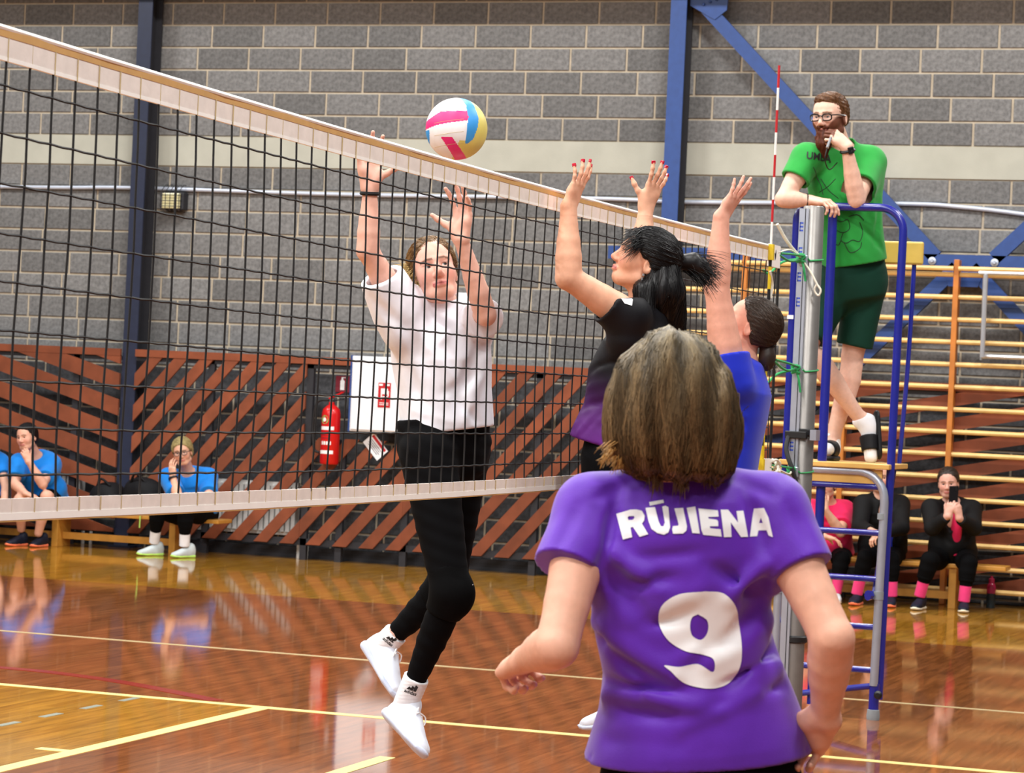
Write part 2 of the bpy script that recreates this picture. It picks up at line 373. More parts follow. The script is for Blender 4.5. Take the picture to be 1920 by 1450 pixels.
# ------------------------------------------------------------------ radiators
def radiator(x0, x1, z0, z1, label):
    y1 = WY-.05; y0 = WY-.15
    e = empty('radiator', ((x0+x1)/2, (y0+y1)/2, z0), label=label, cat='radiator')
    n = int((x1-x0)/.05)
    for i in range(n):
        x = x0+(i+.5)*(x1-x0)/n
        MB().box((x-.018, y0, z0+.03), (x+.018, y1, z1-.03)).build('fin', 'radiator', e)
    MB().box((x0, y0+.02, z0), (x1, y1-.02, z0+.04)).build('header', 'radiator', e); MB().box((x0, y0+.02, z1-.04), (x1, y1-.02, z1)).build('header', 'radiator', e)
    for dx in (.02, .10): MB().tube([(x1+dx, y0+.05, .0), (x1+dx, y0+.05, z0+.02)], .016, 8).build('pipe', 'radiator', e, smooth=True)
radiator(-10.36, -9.38, .20, .67, 'white ribbed radiator behind the steep slats')
radiator(-12.7, -11.53, .20, .70, 'white ribbed radiator behind the shallow slats beside the bench')

# ------------------------------------------------------------------ fire equipment
e = empty('fire_cabinet', (-8.55, SY, 1.17), label='white metal fire hose cabinet with a red sign', cat='cabinet')
MB().box((-8.80, SY-.10, 1.165), (-8.30, SY+.12, 1.825)).build('body', 'white_paint', e, bevel=.006)
MB().box((-8.785, SY-.112, 1.18), (-8.315, SY-.10, 1.81)).build('door', 'white_paint', e, bevel=.004)
MB().box((-8.81, SY-.105, 1.16), (-8.795, SY+.1, 1.83)).build('edge', 'steel_blue', e)
sg = MB().box((-8.535, SY-.116, 1.385), (-8.42, SY-.112, 1.60)).build('fire_sign', 'red_sign', e, label='red fire hose sign')
yy = SY-.1165
MB().box((-8.51, yy, 1.50), (-8.445, yy+.0008, 1.55)).box((-8.51, yy, 1.452), (-8.498, yy+.0008, 1.50)).box((-8.495, yy, 1.468), (-8.445, yy+.0008, 1.482)).box((-8.447, yy, 1.482), (-8.435, yy+.0008, 1.53)).box((-8.53, yy, 1.573), (-8.495, yy+.0008, 1.59)).box((-8.465, yy, 1.573), (-8.43, yy+.0008, 1.59)).box((-8.52, yy, 1.405), (-8.435, yy+.0008, 1.411)).box((-8.52, yy, 1.42), (-8.435, yy+.0008, 1.426)).build('pictogram', 'white_print', sg)
e = empty('fire_extinguisher', (-8.975, SY-.097, .86), label='red fire extinguisher hanging in the niche left of the white cabinet', cat='extinguisher')
ex, ey = -8.975, SY-.0955
MB().lathe([(.02, .86), (.075, .865), (.083, .88), (.083, 1.30), (.075, 1.345), (.045, 1.375), (.028, 1.385), (.026, 1.41)], (ex, ey, 0), 24).build('cylinder', 'red_ext', e, smooth=True)
MB().lathe([(.024, 1.41), (.024, 1.44), (.015, 1.45)], (ex, ey, 0), 12).build('valve', 'aluminium', e, smooth=True)
MB().bar((ex-.02, ey-.01, 1.44), (ex+.11, ey-.02, 1.50), .024, .012).build('handle', 'red_ext', e); MB().bar((ex, ey-.01, 1.42), (ex+.12, ey-.02, 1.44), .022, .010).build('lever', 'black_plastic', e)
MB().tube(bez([(ex-.02, ey-.01, 1.43), (ex-.13, ey-.02, 1.40), (ex-.17, ey, 1.2), (ex-.15, ey, 1.0), (ex-.10, ey, .96)], 8), .012, 8).build('hose', 'black_rubber', e, smooth=True)
MB().bar((ex, ey+.075, 1.24), (ex*1.0175, WY-.008, 1.24), .03, .012).build('wall_bracket', 'black_plastic', e)
def cyl_patch(name, r, a0, a1, z0, z1, m, par, circ=None):
    mb = MB(); n = 10; vs = []; fs = []
    for i in range(n+1):
        a = a0+(a1-a0)*i/n; vs += [(ex+r*math.sin(a), ey-r*math.cos(a), z0), (ex+r*math.sin(a), ey-r*math.cos(a), z1)]
    if circ:
        vs = []; 
        for i in range(20):
            t = 2*math.pi*i/20; a = circ[0]+circ[2]/r*math.cos(t); vs.append((ex+r*math.sin(a), ey-r*math.cos(a), circ[1]+circ[2]*math.sin(t)))
        fs = [tuple(range(20))]
    else: fs = [(2*i, 2*i+2, 2*i+3, 2*i+1) for i in range(n)]
    mb.add(vs, fs).build(name, m, par)
cyl_patch('label_band', .0835, -.9, .75, 1.165, 1.195, 'white_print', e); cyl_patch('label_band', .0835, -.9, .75, .955, .985, 'white_print', e)
cyl_patch('round_sticker', .0838, 0, 0, 0, 0, 'green_print', e, circ=(-.35, 1.255, .038)); cyl_patch('round_sticker', .0842, 0, 0, 0, 0, 'white_print', e, circ=(-.35, 1.255, .018))
for i in range(4): cyl_patch('print_block', .0836, -.65+.3*i, -.43+.3*i, 1.035, 1.065, 'white_print', e)
for zz in (1.09, 1.115, 1.14): cyl_patch('print_line', .0836, -.7, .5, zz, zz+.006, 'maroon_sign', e)
e = empty('extinguisher_sign', (-9.04, WY-.02, 1.57), label='dark red sign with a white extinguisher pictogram above the fire extinguisher', cat='sign')
MB().box((-9.105, WY-.022, 1.50), (-8.955, WY-.014, 1.645)).build('plate', 'maroon_sign', e)
MB().prism([(-9.06, 1.52), (-9.02, 1.52), (-9.02, 1.60), (-9.035, 1.615), (-9.035, 1.628), (-9.012, 1.628), (-9.012, 1.634), (-9.05, 1.634), (-9.05, 1.615), (-9.06, 1.60)], (0, WY-.0232, 0), (1, 0, 0), (0, 0, 1), (0, 1, 0), .001).build('pictogram', 'white_print', e)
e = empty('notice_card', (-8.575, SY-.02, 1.03), label='tilted white notice card with a red heading hung below the fire cabinet', cat='notice')
cr = np.array([-8.576, SY-.018, 1.037]); a = math.radians(-48); ax = np.array([math.cos(a), 0, math.sin(a)]); az = np.array([-math.sin(a), 0, math.cos(a)])
MB().obox(cr, (ax, (0, 1, 0), az), (.105, .002, .066)).build('card', 'white_paint', e)
MB().obox(cr+az*.045-np.array([0, .0026, 0]), (ax, (0, 1, 0), az), (.09, .0006, .013)).build('heading', 'red_sign', e)
for k in range(4): MB().obox(cr+az*(.014-.016*k)-np.array([0, .0026, 0]), (ax, (0, 1, 0), az), (.075-.012*(k % 2), .0005, .0025)).build('print_line', 'dark_print', e)

# ------------------------------------------------------------------ wall bars
BYR = 21.70
wb = empty('wall_bars', (-4.4, BYR, 0), label='long wooden wall bars with pale rungs on orange uprights', cat='wall bars')
ups = [-7.06, -6.19, -5.31, -4.43, -3.545, -2.665, -1.78, -.9]; ups = ups[1:]
for x in ups: MB().box((x-.022, BYR-.03, .0), (x+.022, BYR+.085, 2.81)).build('upright', 'upright', wb, bevel=.004)
zr = [2.735]+[2.688-.183*i for i in range(15)]
for x0, x1 in zip(ups[:-1], ups[1:]):
    for i, zz in enumerate(zr):
        y = BYR-.045 if i == 0 else BYR+.01
        if zz < .08: continue
        mb = MB(); vs = []; n = 10
        MB().tube([(x0+.02, y, zz), (x1-.02, y, zz)], .02, 8, cap=False).build('rung', 'rung', wb, smooth=True)
e = empty('pull_up_frame', (-3.0, 21.5, 2.0), label='grey steel pull-up frame mounted on the wall bars', cat='frame')
fy = BYR-.16
MB().tube([(-3.34, fy, 2.70), (-2.4, fy, 2.70)], .016, 8).build('bar', 'steel_bright', e, smooth=True); MB().tube([(-3.285, fy, 2.69), (-3.285, fy, 2.02)], .02, 8).build('bar', 'steel_bright', e, smooth=True)
MB().tube([(-3.30, fy+.09, 2.03), (-2.4, fy+.09, 2.03)], .018, 8).build('bar', 'steel_bright', e, smooth=True); MB().tube([(-2.45, fy, 2.69), (-2.45, fy, 2.02)], .02, 8).build('bar', 'steel_bright', e, smooth=True)
MB().tube([(-3.33, fy, 2.70), (-3.33, fy+.16, 2.70)], .014, 8).build('hook', 'steel_bright', e, smooth=True); MB().tube([(-3.30, fy+.02, 2.66), (-3.31, fy+.12, 2.0)], .012, 8).build('strut', 'grey_rubber', e, smooth=True)

# ------------------------------------------------------------------ net, antenna, post
SAG = .0336
def nz_(y): t = (y-(AY-4.5))/4.5; return -SAG*max(1-t*t, -.15)
Y0, Y1 = 2.4, 11.86
net = empty('volleyball_net', (NX, 7, 1.24), label='black volleyball net with white tape bands stretched across the court', cat='net')
ys = np.linspace(Y0, Y1, 80)
def strip(name, z0, z1, m, th=.004, wob=0, dx=0):
    vs = []; fs = []
    for i, y in enumerate(ys):
        w = wob*math.sin(y*9.3)+wob*.6*math.sin(y*23.1+1)
        for zz, sx in ((z0, -1), (z0, 1), (z1, 1), (z1, -1)): vs.append((NX+dx+sx*th/2+w, y, zz+nz_(y)))
    for i in range(len(ys)-1):
        a = 4*i; b = a+4; fs += [(a+j, a+(j+1) % 4, b+(j+1) % 4, b+j) for j in range(4)]
    fs += [(0, 1, 2, 3), (len(vs)-4, len(vs)-1, len(vs)-2, len(vs)-3)]
    return MB().add(vs, fs).build(name, m, net)
tt = strip('top_tape', 2.190, 2.252, 'tape', .006, .0012)
strip('tape_stripe', 2.236, 2.2525, 'tape_tan', .008, .0012).parent = tt
MB().tube([(NX, y, 2.2545+nz_(y)) for y in ys], .0065, 8).build('top_cable_sleeve', 'tape_bright', tt, smooth=True)
strip('tape_hem', 2.188, 2.196, 'tape_bright', .0075, .0012).parent = tt
bt = strip('bottom_tape', 1.246, 1.292, 'tape', .006, .0012)
strip('tape_hem', 1.247, 1.262, 'tape_bright', .0085, .0012).parent = bt
strip('tape_edge', 1.2435, 1.2475, 'tape_tan', .007, .0012).parent = bt
ky = Y1-.04
k = 0
bul = lambda y, zz: .012*math.sin(y*1.7+zz*2)*math.sin((zz-1.25)/.98*math.pi)
while ky > Y0:
    pts = []
    for zz in np.linspace(1.285, 2.195, 9):
        dy = .006*math.sin(ky*3.1+zz*6)*math.sin((zz-1.285)/.91*math.pi)+random.uniform(-.002, .002)
        pts.append((NX+bul(ky, zz), ky+dy, zz+nz_(ky)))
    MB().tube(pts, .0028, 5).build('vertical_cord', 'cord', net, smooth=True)
    for zz0, zz1, o_ in ((2.186, 2.237, .0052), (1.262, 1.292, .0048)):
        if ky > 4: MB().tube([(NX+o_*.75, ky, zz0+nz_(ky)), (NX+o_*.75, ky, zz1+nz_(ky))], .0016, 4).build('stitch', 'line_pale', tt if zz0 > 2 else bt)
    ky -= .1; k += 1
for i in range(1, 10):
    zz = 1.285+.1*i-.045; yl = np.arange(Y1-.04, Y0, -.05)
    MB().tube([(NX+bul(y, zz), y, zz+nz_(y)+.0015*math.sin(y*2.3+i*2)-.0018*(abs(((Y1-.04-y)*10) % 1-.5) < .3)) for y in yl], .0028, 5).build('horizontal_cord', 'cord', net, smooth=True)
for y in (Y1, Y0): MB().tube([(NX, y, 1.25), (NX, y, 2.24)], .007, 6).build('edge_cord', 'cord', net)
MB().box((NX-.005, AY+.02, 2.165), (NX+.007, AY+.22, 2.265)).build('end_patch', 'tape_bright', net)
MB().prism([(0, .0), (.014, .01), (.02, .035), (.012, .05), (.004, .03), (-.012, .034), (-.006, .018)], (NX+.0075, AY+.115, 2.195), (0, 1, 0), (0, 0, 1), (1, 0, 0), .0008).build('logo', 'dark_print', net)
MB().box((NX-.005, AY+.0, 1.235), (NX+.007, AY+.24, 1.30)).build('end_patch', 'tape_bright', net)
def antenna(y, label):
    e = empty('net_antenna', (NX+.012, y, 1.25), label=label, cat='antenna')
    xa = NX+.013
    for i in range(18):
        z0 = 1.26+.1*i; c = 'ant_red' if (17-i) % 2 == 0 else 'ant_white'
        if z0 < 2.2: c = 'yellow' if i % 4 == 0 else 'cord'
        MB().tube([(xa, y, z0), (xa, y, z0+.1)], .0056 if z0 > 2.2 else .0075, 8).build('rod_section', c, e, smooth=True)
    for zz in (2.22, 1.26): MB().box((xa-.014, y-.014, zz-.03), (xa+.014, y+.014, zz+.04)).build('clip', 'yellow', e)
    MB().tube(bez([(xa+.004, y-.01, 2.14), (xa+.01, y+.02, 2.08), (xa+.006, y+.01, 2.02)]), .006, 6).build('tie', 'rope_white', e)
    MB().tube([(xa+.002, y+.03, 1.28), (xa+.002, y+.012, 1.75)], .004, 6).build('lower_rod', 'yellow', e)
antenna(AY, 'red and white striped antenna clipped to the net end near the stand')
PYY = 12.55; PR = .05
post = empty('net_post', (NX, PYY, 0), label='silver aluminium net post with blue scale marks in front of the stand', cat='post')
MB().lathe([(PR, 0), (PR, 2.50), (PR-.004, 2.505)], (NX, PYY, 0), 28).build('tube', 'aluminium', post, smooth=True)
MB().lathe([(.10, 0), (.10, .012), (.06, .02), (.056, .05)], (NX, PYY, 0), 24).build('base_collar', 'aluminium', post, smooth=True)
rx = NX-.034; 
MB().box((rx-.022, PYY-PR-.012, .08), (rx+.022, PYY-.015, 2.49)).build('rail', 'aluminium_light', post)
MB().box((rx+.006, PYY-PR-.0135, .08), (rx+.010, PYY-PR-.011, 2.49)).build('rail_slot', 'dark_frame', post)
for zz in (2.40, 2.28, 2.16, 1.35, 2.04):
    s_ = MB()
    for j in range(3): s_.box((rx-.018+.0, PYY-PR-.0128, zz-.02+.018*j), (rx+.0, PYY-PR-.012, zz-.012+.018*j))
    s_.box((rx-.018, PYY-PR-.0128, zz-.02), (rx-.014, PYY-PR-.012, zz+.024)).build('scale_mark', 'ink_blue', post)
for zz in (1.42, .43): MB().lathe([(PR+.004, zz-.018), (PR+.012, zz-.012), (PR+.012, zz+.012), (PR+.004, zz+.018)], (NX, PYY, 0), 24).build('clamp_ring', 'black_plastic', post, smooth=True)
MB().box((NX-.075, PYY-.08, 1.39), (NX+.03, PYY-.045, 1.425)).build('clamp_lever', 'black_plastic', post, bevel=.004)
MB().box((NX+.045, PYY-.07, 1.385), (NX+.075, PYY+.02, 1.435)).build('clamp_bracket', 'aluminium_light', post)
MB().tube(bez([(NX-.06, PYY-.07, 1.40), (NX-.055, PYY-.115, 1.33), (NX-.015, PYY-.135, 1.235), (NX+.02, PYY-.10, 1.10), (NX+.018, PYY-.065, .98)], 8), .011, 8).build('strap', 'black_rubber', post, smooth=True)
for zz in (2.24, 1.23): MB().box((rx-.012, PYY-PR-.03, zz-.025), (rx+.03, PYY-PR-.008, zz+.025)).build('hook', 'aluminium_light', post, bevel=.004)
p2 = empty('net_post', (NX, 1.75, 0), label='silver net post at the far end of the net from the stand', cat='post')
MB().lathe([(PR, 0), (PR, 2.5)], (NX, 1.75, 0), 20).build('tube', 'aluminium', p2, smooth=True)
MB().box((NX-.02, 1.8, .1), (NX+.02, 1.82, 2.48)).build('rail', 'aluminium_light', p2)
for zz in (2.22, 1.27): MB().tube([(NX, 1.8, zz), (NX, Y0, zz)], .005, 6).build('tension_cord', 'rope_green', p2)
# ropes from the net to the post
def rope(z0, z1, m, r, label, sag=.02, ends=True):
    e = empty('tie_rope', (NX, 12.1, z0), label=label, cat='rope')
    a = np.array([NX+.004, Y1-.02, z0]); b = np.array([rx, PYY-PR-.02, z1])
    MB().tube(bez([a, (a+b)/2-np.array([0, 0, sag]), b], 10), r, 6).build('strand', m, e, smooth=True)
    MB().tube(bez([a+(0, .03, .01), (a+b)/2+np.array([.01, 0, .012]), b+(0.01, 0, .012)], 10), r, 6).build('strand', m, e, smooth=True)
    kc = b-np.array([0, .01, 0])
    MB().tube([kc+np.array([.018*math.sin(t*3), -.01+.012*math.cos(t*3), .018*math.cos(t*2)]) for t in np.linspace(0, 6.3, 24)], r*1.2, 6).build('knot', m, e, smooth=True)
    if ends:
        MB().tube(bez([kc, kc+(-.06, -.14, -.03), kc+(-.09, -.26, -.09), kc+(-.1, -.34, -.08)], 8), r, 6).build('loose_end', m, e, smooth=True)
        MB().tube(bez([kc, kc+(.02, -.02, -.05), kc+(.03, -.02, -.11)], 8), r, 6).build('loose_end', m, e, smooth=True)
    MB().tube([kc+(.03, .012, 0)]+[(NX+math.cos(t)*(PR+.005), PYY+math.sin(t)*(PR+.005), z1+.006*t) for t in np.linspace(-1.5, 1.2, 14)], r*.7, 6).build('loop', m, e, smooth=True)
rope(2.225, 2.25, 'rope_green', .006, 'green rope tying the top net corner to the post')
rope(1.74, 1.72, 'rope_green', .006, 'green rope tying the middle of the net edge to the post')
rope(1.26, 1.235, 'rope_green', .005, 'green rope tying the bottom net corner to the post', ends=False)
e = empty('tension_line', (NX, 12.2, 2.25), label='white looped tension line at the top of the net post', cat='rope')
kc = np.array([rx, PYY-PR-.035, 2.25])
MB().tube(bez([kc, kc+(-.05, -.08, .07), kc+(-.09, -.14, .15)], 6), .008, 8).build('end_tube', 'rope_white', e, smooth=True)
MB().tube(bez([kc, kc+(.05, -.01, -.06), kc+(.085, -.01, -.12), kc+(.105, -.01, -.15), kc+(.095, -.01, -.175), kc+(.075, -.01, -.15), kc+(.085, -.01, -.12)], 8), .005, 6).build('loop_end', 'rope_white', e, smooth=True)
MB().tube(bez([(NX+.006, Y1-.05, 2.235), (NX-.014, 12.15, 2.268), kc], 8), .004, 6).build('line', 'rope_white', e, smooth=True)
e = empty('bottom_tie', (NX, 12.0, 1.25), label='white knotted tie at the bottom corner of the net', cat='rope')
MB().tube([(NX+.012+.02*math.sin(t*2.3), Y1+.04+.05*math.sin(t), 1.265+.03*math.cos(t*1.7)) for t in np.linspace(0, 9, 40)], .006, 6).build('knot', 'rope_white', e, smooth=True)
MB().tube(bez([(NX+.01, Y1+.05, 1.26), (NX, 12.25, 1.225), (rx, PYY-PR-.02, 1.235)], 8), .005, 6).build('line', 'rope_white', e, smooth=True)

# ------------------------------------------------------------------ referee stand
SYD = 13.22
st = empty('referee_stand', (-2.71, SYD, 0), label='blue and silver tubular referee stand with a wooden platform', cat='referee stand')
xl, xr = -2.985, -2.452
ZP = 1.275
R_ = .021
hoop = [(xl, SYD+.02, .02), (xl, SYD+.02, 2.49)]+[(xl+.07*(1-math.cos(t)), SYD+.02, 2.49+.07*math.sin(t)) for t in np.linspace(.2, 1.57, 6)]+[(xr+.012-.12*(1-math.cos(t)), SYD+.02, 2.44+.12*math.sin(t)) for t in np.linspace(1.57, .1, 9)]+[(xr+.012, SYD+.02, 2.42), (xr-.006, SYD+.02, .10)]
MB().tube(hoop, R_, 12).build('guard_hoop', 'tube_blue', st, smooth=True)
MB().tube([(-2.795, SYD+.01, .05), (-2.80, SYD+.016, 2.555)], .024, 12).build('centre_tube', 'tube_blue', st, smooth=True)
arch = [(xl+.0, SYD-.03, .04), (xl+.004, SYD-.03, 1.10)]+[(xl+.14-.136*math.cos(t), SYD-.03, 1.10+.135*math.sin(t)) for t in np.linspace(.15, 1.57, 7)]+[(xr-.15+.136*math.cos(t), SYD-.03, 1.10+.135*math.sin(t)) for t in np.linspace(1.57, .1, 8)]+[(xr-.012, SYD-.03, 1.08), (xr-.024, SYD-.03, .17)]
MB().tube(arch, .0215, 12).build('arch_leg', 'aluminium_light', st, smooth=True)
for zz in (1.16, .93, .70, .46, .245): MB().tube([(xl+.01, SYD-.02, zz), (xr-.02, SYD-.02, zz)], .016, 10).build('rung', 'tube_blue', st, smooth=True)
MB().tube([(xl+.01, SYD-.02, .08), (xr-.02, SYD-.02, .17)], .016, 10).build('brace', 'tube_blue', st, smooth=True)
for x in (xl, xr-.022):
    MB().tube([(x, SYD-.02, .04), (x, SYD-.02, .18)], .026, 12).build('foot_sleeve', 'tube_blue', st, smooth=True)
    MB().lathe([(.032, 0), (.034, .02), (.030, .05), (.024, .052)], (x, SYD-.02, 0), 16).build('foot', 'grey_rubber', st, smooth=True)
    kn = MB().lathe([(.018, -.06), (.022, -.075), (.012, -.085), (.001, -.085)], (x+.03, SYD-.0, .13), 10, ax=1).build('knob', 'black_plastic', st, smooth=True)
    MB().tube([(x-.03, SYD-.05, .62), (x-.045, SYD-.07, .62)], [.022, .026], 8).build('wing_knob', 'tube_blue', st, smooth=True)
    MB().tube([(x+.002, SYD-.03, 1.0), (x+.0025, SYD-.03, 1.03)], .0245, 12).build('joint', 'grey_rubber', st, smooth=True); MB().tube([(x+.002, SYD-.03, .60), (x+.002, SYD-.03, .64)], .0255, 12).build('joint', 'grey_rubber', st, smooth=True)
MB().box((xl-.02, SYD-.06, ZP-.026), (xr+.01, SYD+.46, ZP)).build('platform', 'board', st, bevel=.004)
MB().box((xl+.02, SYD-.03, ZP-.10), (xr-.03, SYD-.01, ZP-.028)).build('platform_apron', 'board', st)
for x in (xl+.03, xr-.05): MB().tube([(x, SYD+.40, ZP-.03), (x, SYD+.01, .62)], .014, 8).build('strut', 'tube_blue', st, smooth=True)
MB().box((xl-.04, SYD+.575, 2.31), (xr+.02, SYD+.595, 2.43)).build('backrest', 'board_yellow', st, bevel=.01)
for x in (xl+.0, xr-.03): MB().tube(bez([(x, SYD+.42, ZP-.02), (x, SYD+.55, 1.8), (x, SYD+.607, 2.36)], 6), .012, 8).build('backrest_post', 'tube_blue', st, smooth=True)
MB().box((xl-.0225, SYD-.002, 1.985), (xl+.01, SYD+.0, 2.005)).build('sticker', 'white_print', st)

# ------------------------------------------------------------------ benches, bags, bottle
def bench(x0, x1, y0, y1, zt, label, legs):
    e = empty('gym_bench', ((x0+x1)/2, (y0+y1)/2, 0), label=label, cat='bench')
    MB().box((x0, y0, zt-.035), (x1, y1, zt)).build('seat', 'bench', e, bevel=.006)
    for x in legs:
        MB().box((x-.03, y0+.02, .0), (x+.03, y1-.02, zt-.035)).build('leg', 'bench', e, bevel=.004)
    MB().box((legs[0], (y0+y1)/2-.02, .07), (legs[-1], (y0+y1)/2+.02, .13)).build('stretcher', 'bench', e)
    return e
bench(-13.4, -9.85, 21.33, 21.62, .33, 'low wooden gym bench in front of the shallow slats', (-12.9, -11.46, -10.3))
bench(-4.75, -2.98, 21.25, 21.53, .36, 'low wooden gym bench in front of the wall bars', (-4.5, -3.40))

# ================================================================== figures: one smooth implicit surface per body / garment
def V(*a): return np.array(a, float)
def nrm(v): v = np.asarray(v, float); return v/(np.linalg.norm(v)+1e-12)
def frame(y, z):
    """right-handed axes (x,y,z) with y kept and z made square to it"""
    y = nrm(y); z = np.asarray(z, float); z = nrm(z-y*(z@y)); return np.cross(y, z), y, z
class SDF:
    def __init__(s): s.ops = []; s.lo = V(9e9, 9e9, 9e9); s.hi = -s.lo
    def _b(s, lo, hi, k):
        s.lo = np.minimum(s.lo, lo); s.hi = np.maximum(s.hi, hi)
    def cap(s, a, b, ra, rb=None, k=.02, mode='add'):
        a = V(*a); b = V(*b); rb = ra if rb is None else rb; ba = b-a; L2 = ba@ba+1e-12
        def fn(X, Y, Z):
            px, py, pz = X-a[0], Y-a[1], Z-a[2]
            t = np.clip((px*ba[0]+py*ba[1]+pz*ba[2])/L2, 0, 1)
            return np.sqrt((px-t*ba[0])**2+(py-t*ba[1])**2+(pz-t*ba[2])**2)-(ra+(rb-ra)*t)
        R = max(ra, rb); lo = np.minimum(a, b)-R; hi = np.maximum(a, b)+R
        s.ops.append((mode, fn, lo, hi, k)); 
        if mode == 'add': s._b(lo, hi, k)
        return s
    def chain(s, pts, rs, k=.02):
        """limb of tapered segments that adds no bulge at its own joints"""
        pts = [V(*p) for p in pts]
        def fn(X, Y, Z):
            D = None
            for a, b, ra, rb in zip(pts[:-1], pts[1:], rs[:-1], rs[1:]):
                ba = b-a; L2 = ba@ba+1e-12; px, py, pz = X-a[0], Y-a[1], Z-a[2]
                t = np.clip((px*ba[0]+py*ba[1]+pz*ba[2])/L2, 0, 1)
                d = np.sqrt((px-t*ba[0])**2+(py-t*ba[1])**2+(pz-t*ba[2])**2)-(ra+(rb-ra)*t)
                if D is None: D = d
                else: h = np.maximum(.004-np.abs(D-d), 0)/.004; D = np.minimum(D, d)-h*h*.001
            return D
        R = max(rs); lo = np.min(pts, 0)-R; hi = np.max(pts, 0)+R; s.ops.append(('add', fn, lo, hi, k)); s._b(lo, hi, k); return s
    def ell(s, c, r, ax=None, k=.02, mode='add'):
        c = V(*c); r = V(*r); A = np.array(ax if ax is not None else np.eye(3), float)
        def fn(X, Y, Z):
            px, py, pz = X-c[0], Y-c[1], Z-c[2]
            q = [(px*A[i, 0]+py*A[i, 1]+pz*A[i, 2]) for i in range(3)]
            k0 = np.sqrt(sum((q[i]/r[i])**2 for i in range(3))); k1 = np.sqrt(sum((q[i]/r[i]**2)**2 for i in range(3)))+1e-9
            return k0*(k0-1)/k1
        R = np.sqrt(((A*r[:, None])**2).sum(0)); s.ops.append((mode, fn, c-R, c+R, k))
        if mode == 'add': s._b(c-R, c+R, k)
        return s
    def loft(s, o, ax, st, p=2.2, k=.03, mode='add'):
        """st rows: (z, cx, cy, rx, ry) along axis ax[2]"""
        o = V(*o); A = np.array(ax, float); st = np.array(st, float); zs = st[:, 0]
        def fn(X, Y, Z):
            px, py, pz = X-o[0], Y-o[1], Z-o[2]
            x, y, z = [(px*A[i, 0]+py*A[i, 1]+pz*A[i, 2]) for i in range(3)]
            zz = np.clip(z, zs[0], zs[-1]); sh = zz.shape; zf = zz.ravel()
            cx, cy, rx, ry = [np.interp(zf, zs, st[:, j]).reshape(sh) for j in range(1, 5)]
            q = ((np.abs(x-cx)/rx)**p+(np.abs(y-cy)/ry)**p)**(1/p)
            d = (q-1)*np.minimum(rx, ry); dz = np.maximum(zs[0]-z, z-zs[-1])
            h = np.maximum(.02-np.abs(d-dz), 0)/.02
            return np.maximum(d, dz)+h*h*.02*.25
        cs = []
        for r in st:
            for i in (-1, 1):
                for j in (-1, 1): cs.append(o+A[0]*(r[1]+i*r[3])+A[1]*(r[2]+j*r[4])+A[2]*r[0])
        cs = np.array(cs); lo = cs.min(0); hi = cs.max(0); s.ops.append((mode, fn, lo, hi, k))
        if mode == 'add': s._b(lo, hi, k)
        return s
    def cut(s, p, n, k=.004):
        """keep the side the normal points away from"""
        p = V(*p); n = nrm(n)
        s.ops.append(('int', lambda X, Y, Z: (X-p[0])*n[0]+(Y-p[1])*n[1]+(Z-p[2])*n[2], None, None, k)); return s
    def cutl(s, p, n, R=.09, L=.045, k=.003):
        """local cut: opens a sleeve or leg end, only inside a short cylinder round the limb"""
        p = V(*p); n = nrm(n)
        def fn(X, Y, Z):
            x, y, z = X-p[0], Y-p[1], Z-p[2]; q = x*n[0]+y*n[1]+z*n[2]
            return np.maximum(np.maximum(-q, q-L), np.sqrt(np.maximum(x*x+y*y+z*z-q*q, 0))-R)
        s.ops.append(('sub', fn, p-max(R, L)*1.3, p+max(R, L)*1.3, k)); return s
    def sleeve(s, a, b, ra, rb, k=.04, rnd=.006):
        """tapered tube with a flat far end"""
        a = V(*a); b = V(*b); ba = b-a; Ln = np.linalg.norm(ba); n = ba/Ln
        def fn(X, Y, Z):
            x, y, z = X-a[0], Y-a[1], Z-a[2]; q = x*n[0]+y*n[1]+z*n[2]; t = np.clip(q/Ln, 0, 1)
            r = np.sqrt((x-t*ba[0])**2+(y-t*ba[1])**2+(z-t*ba[2])**2)-(ra+(rb-ra)*t)
            rad = np.sqrt(np.maximum(x*x+y*y+z*z-q*q, 0))-(ra+(rb-ra)*t)
            return np.where(q > 0, np.maximum(rad, q-Ln), r)
        R = max(ra, rb); s.ops.append(('add', fn, np.minimum(a, b)-R, np.maximum(a, b)+R, k)); s._b(np.minimum(a, b)-R, np.maximum(a, b)+R, k); return s
    def open_end(s, a, b, rb, t=.013):
        n = nrm(V(*b)-V(*a)); return s.cutl(V(*b)-n*(t+.004), n, rb+.012, .05)
    def shell(s, t): s.ops.append(('shell', t, None, None, 0)); return s
    def disp(s, fn, lo=None, hi=None): s.ops.append(('disp', fn, lo, hi, 0)); return s
    def fold(s, a, b, r, depth, sgn=-1):
        """cloth crease: soft ridge (sgn -1) or groove (+1) along a-b"""
        a = V(*a); b = V(*b); ba = b-a; L2 = ba@ba+1e-12
        def fn(X, Y, Z):
            px, py, pz = X-a[0], Y-a[1], Z-a[2]
            t = np.clip((px*ba[0]+py*ba[1]+pz*ba[2])/L2, 0, 1)
            q = ((px-t*ba[0])**2+(py-t*ba[1])**2+(pz-t*ba[2])**2)/(r*r)
            return sgn*depth*np.exp(-q*1.6)*np.sin(np.pi*(.12+.76*t))
        R = r*2; s.ops.append(('disp', fn, np.minimum(a, b)-R, np.maximum(a, b)+R, 0)); return s
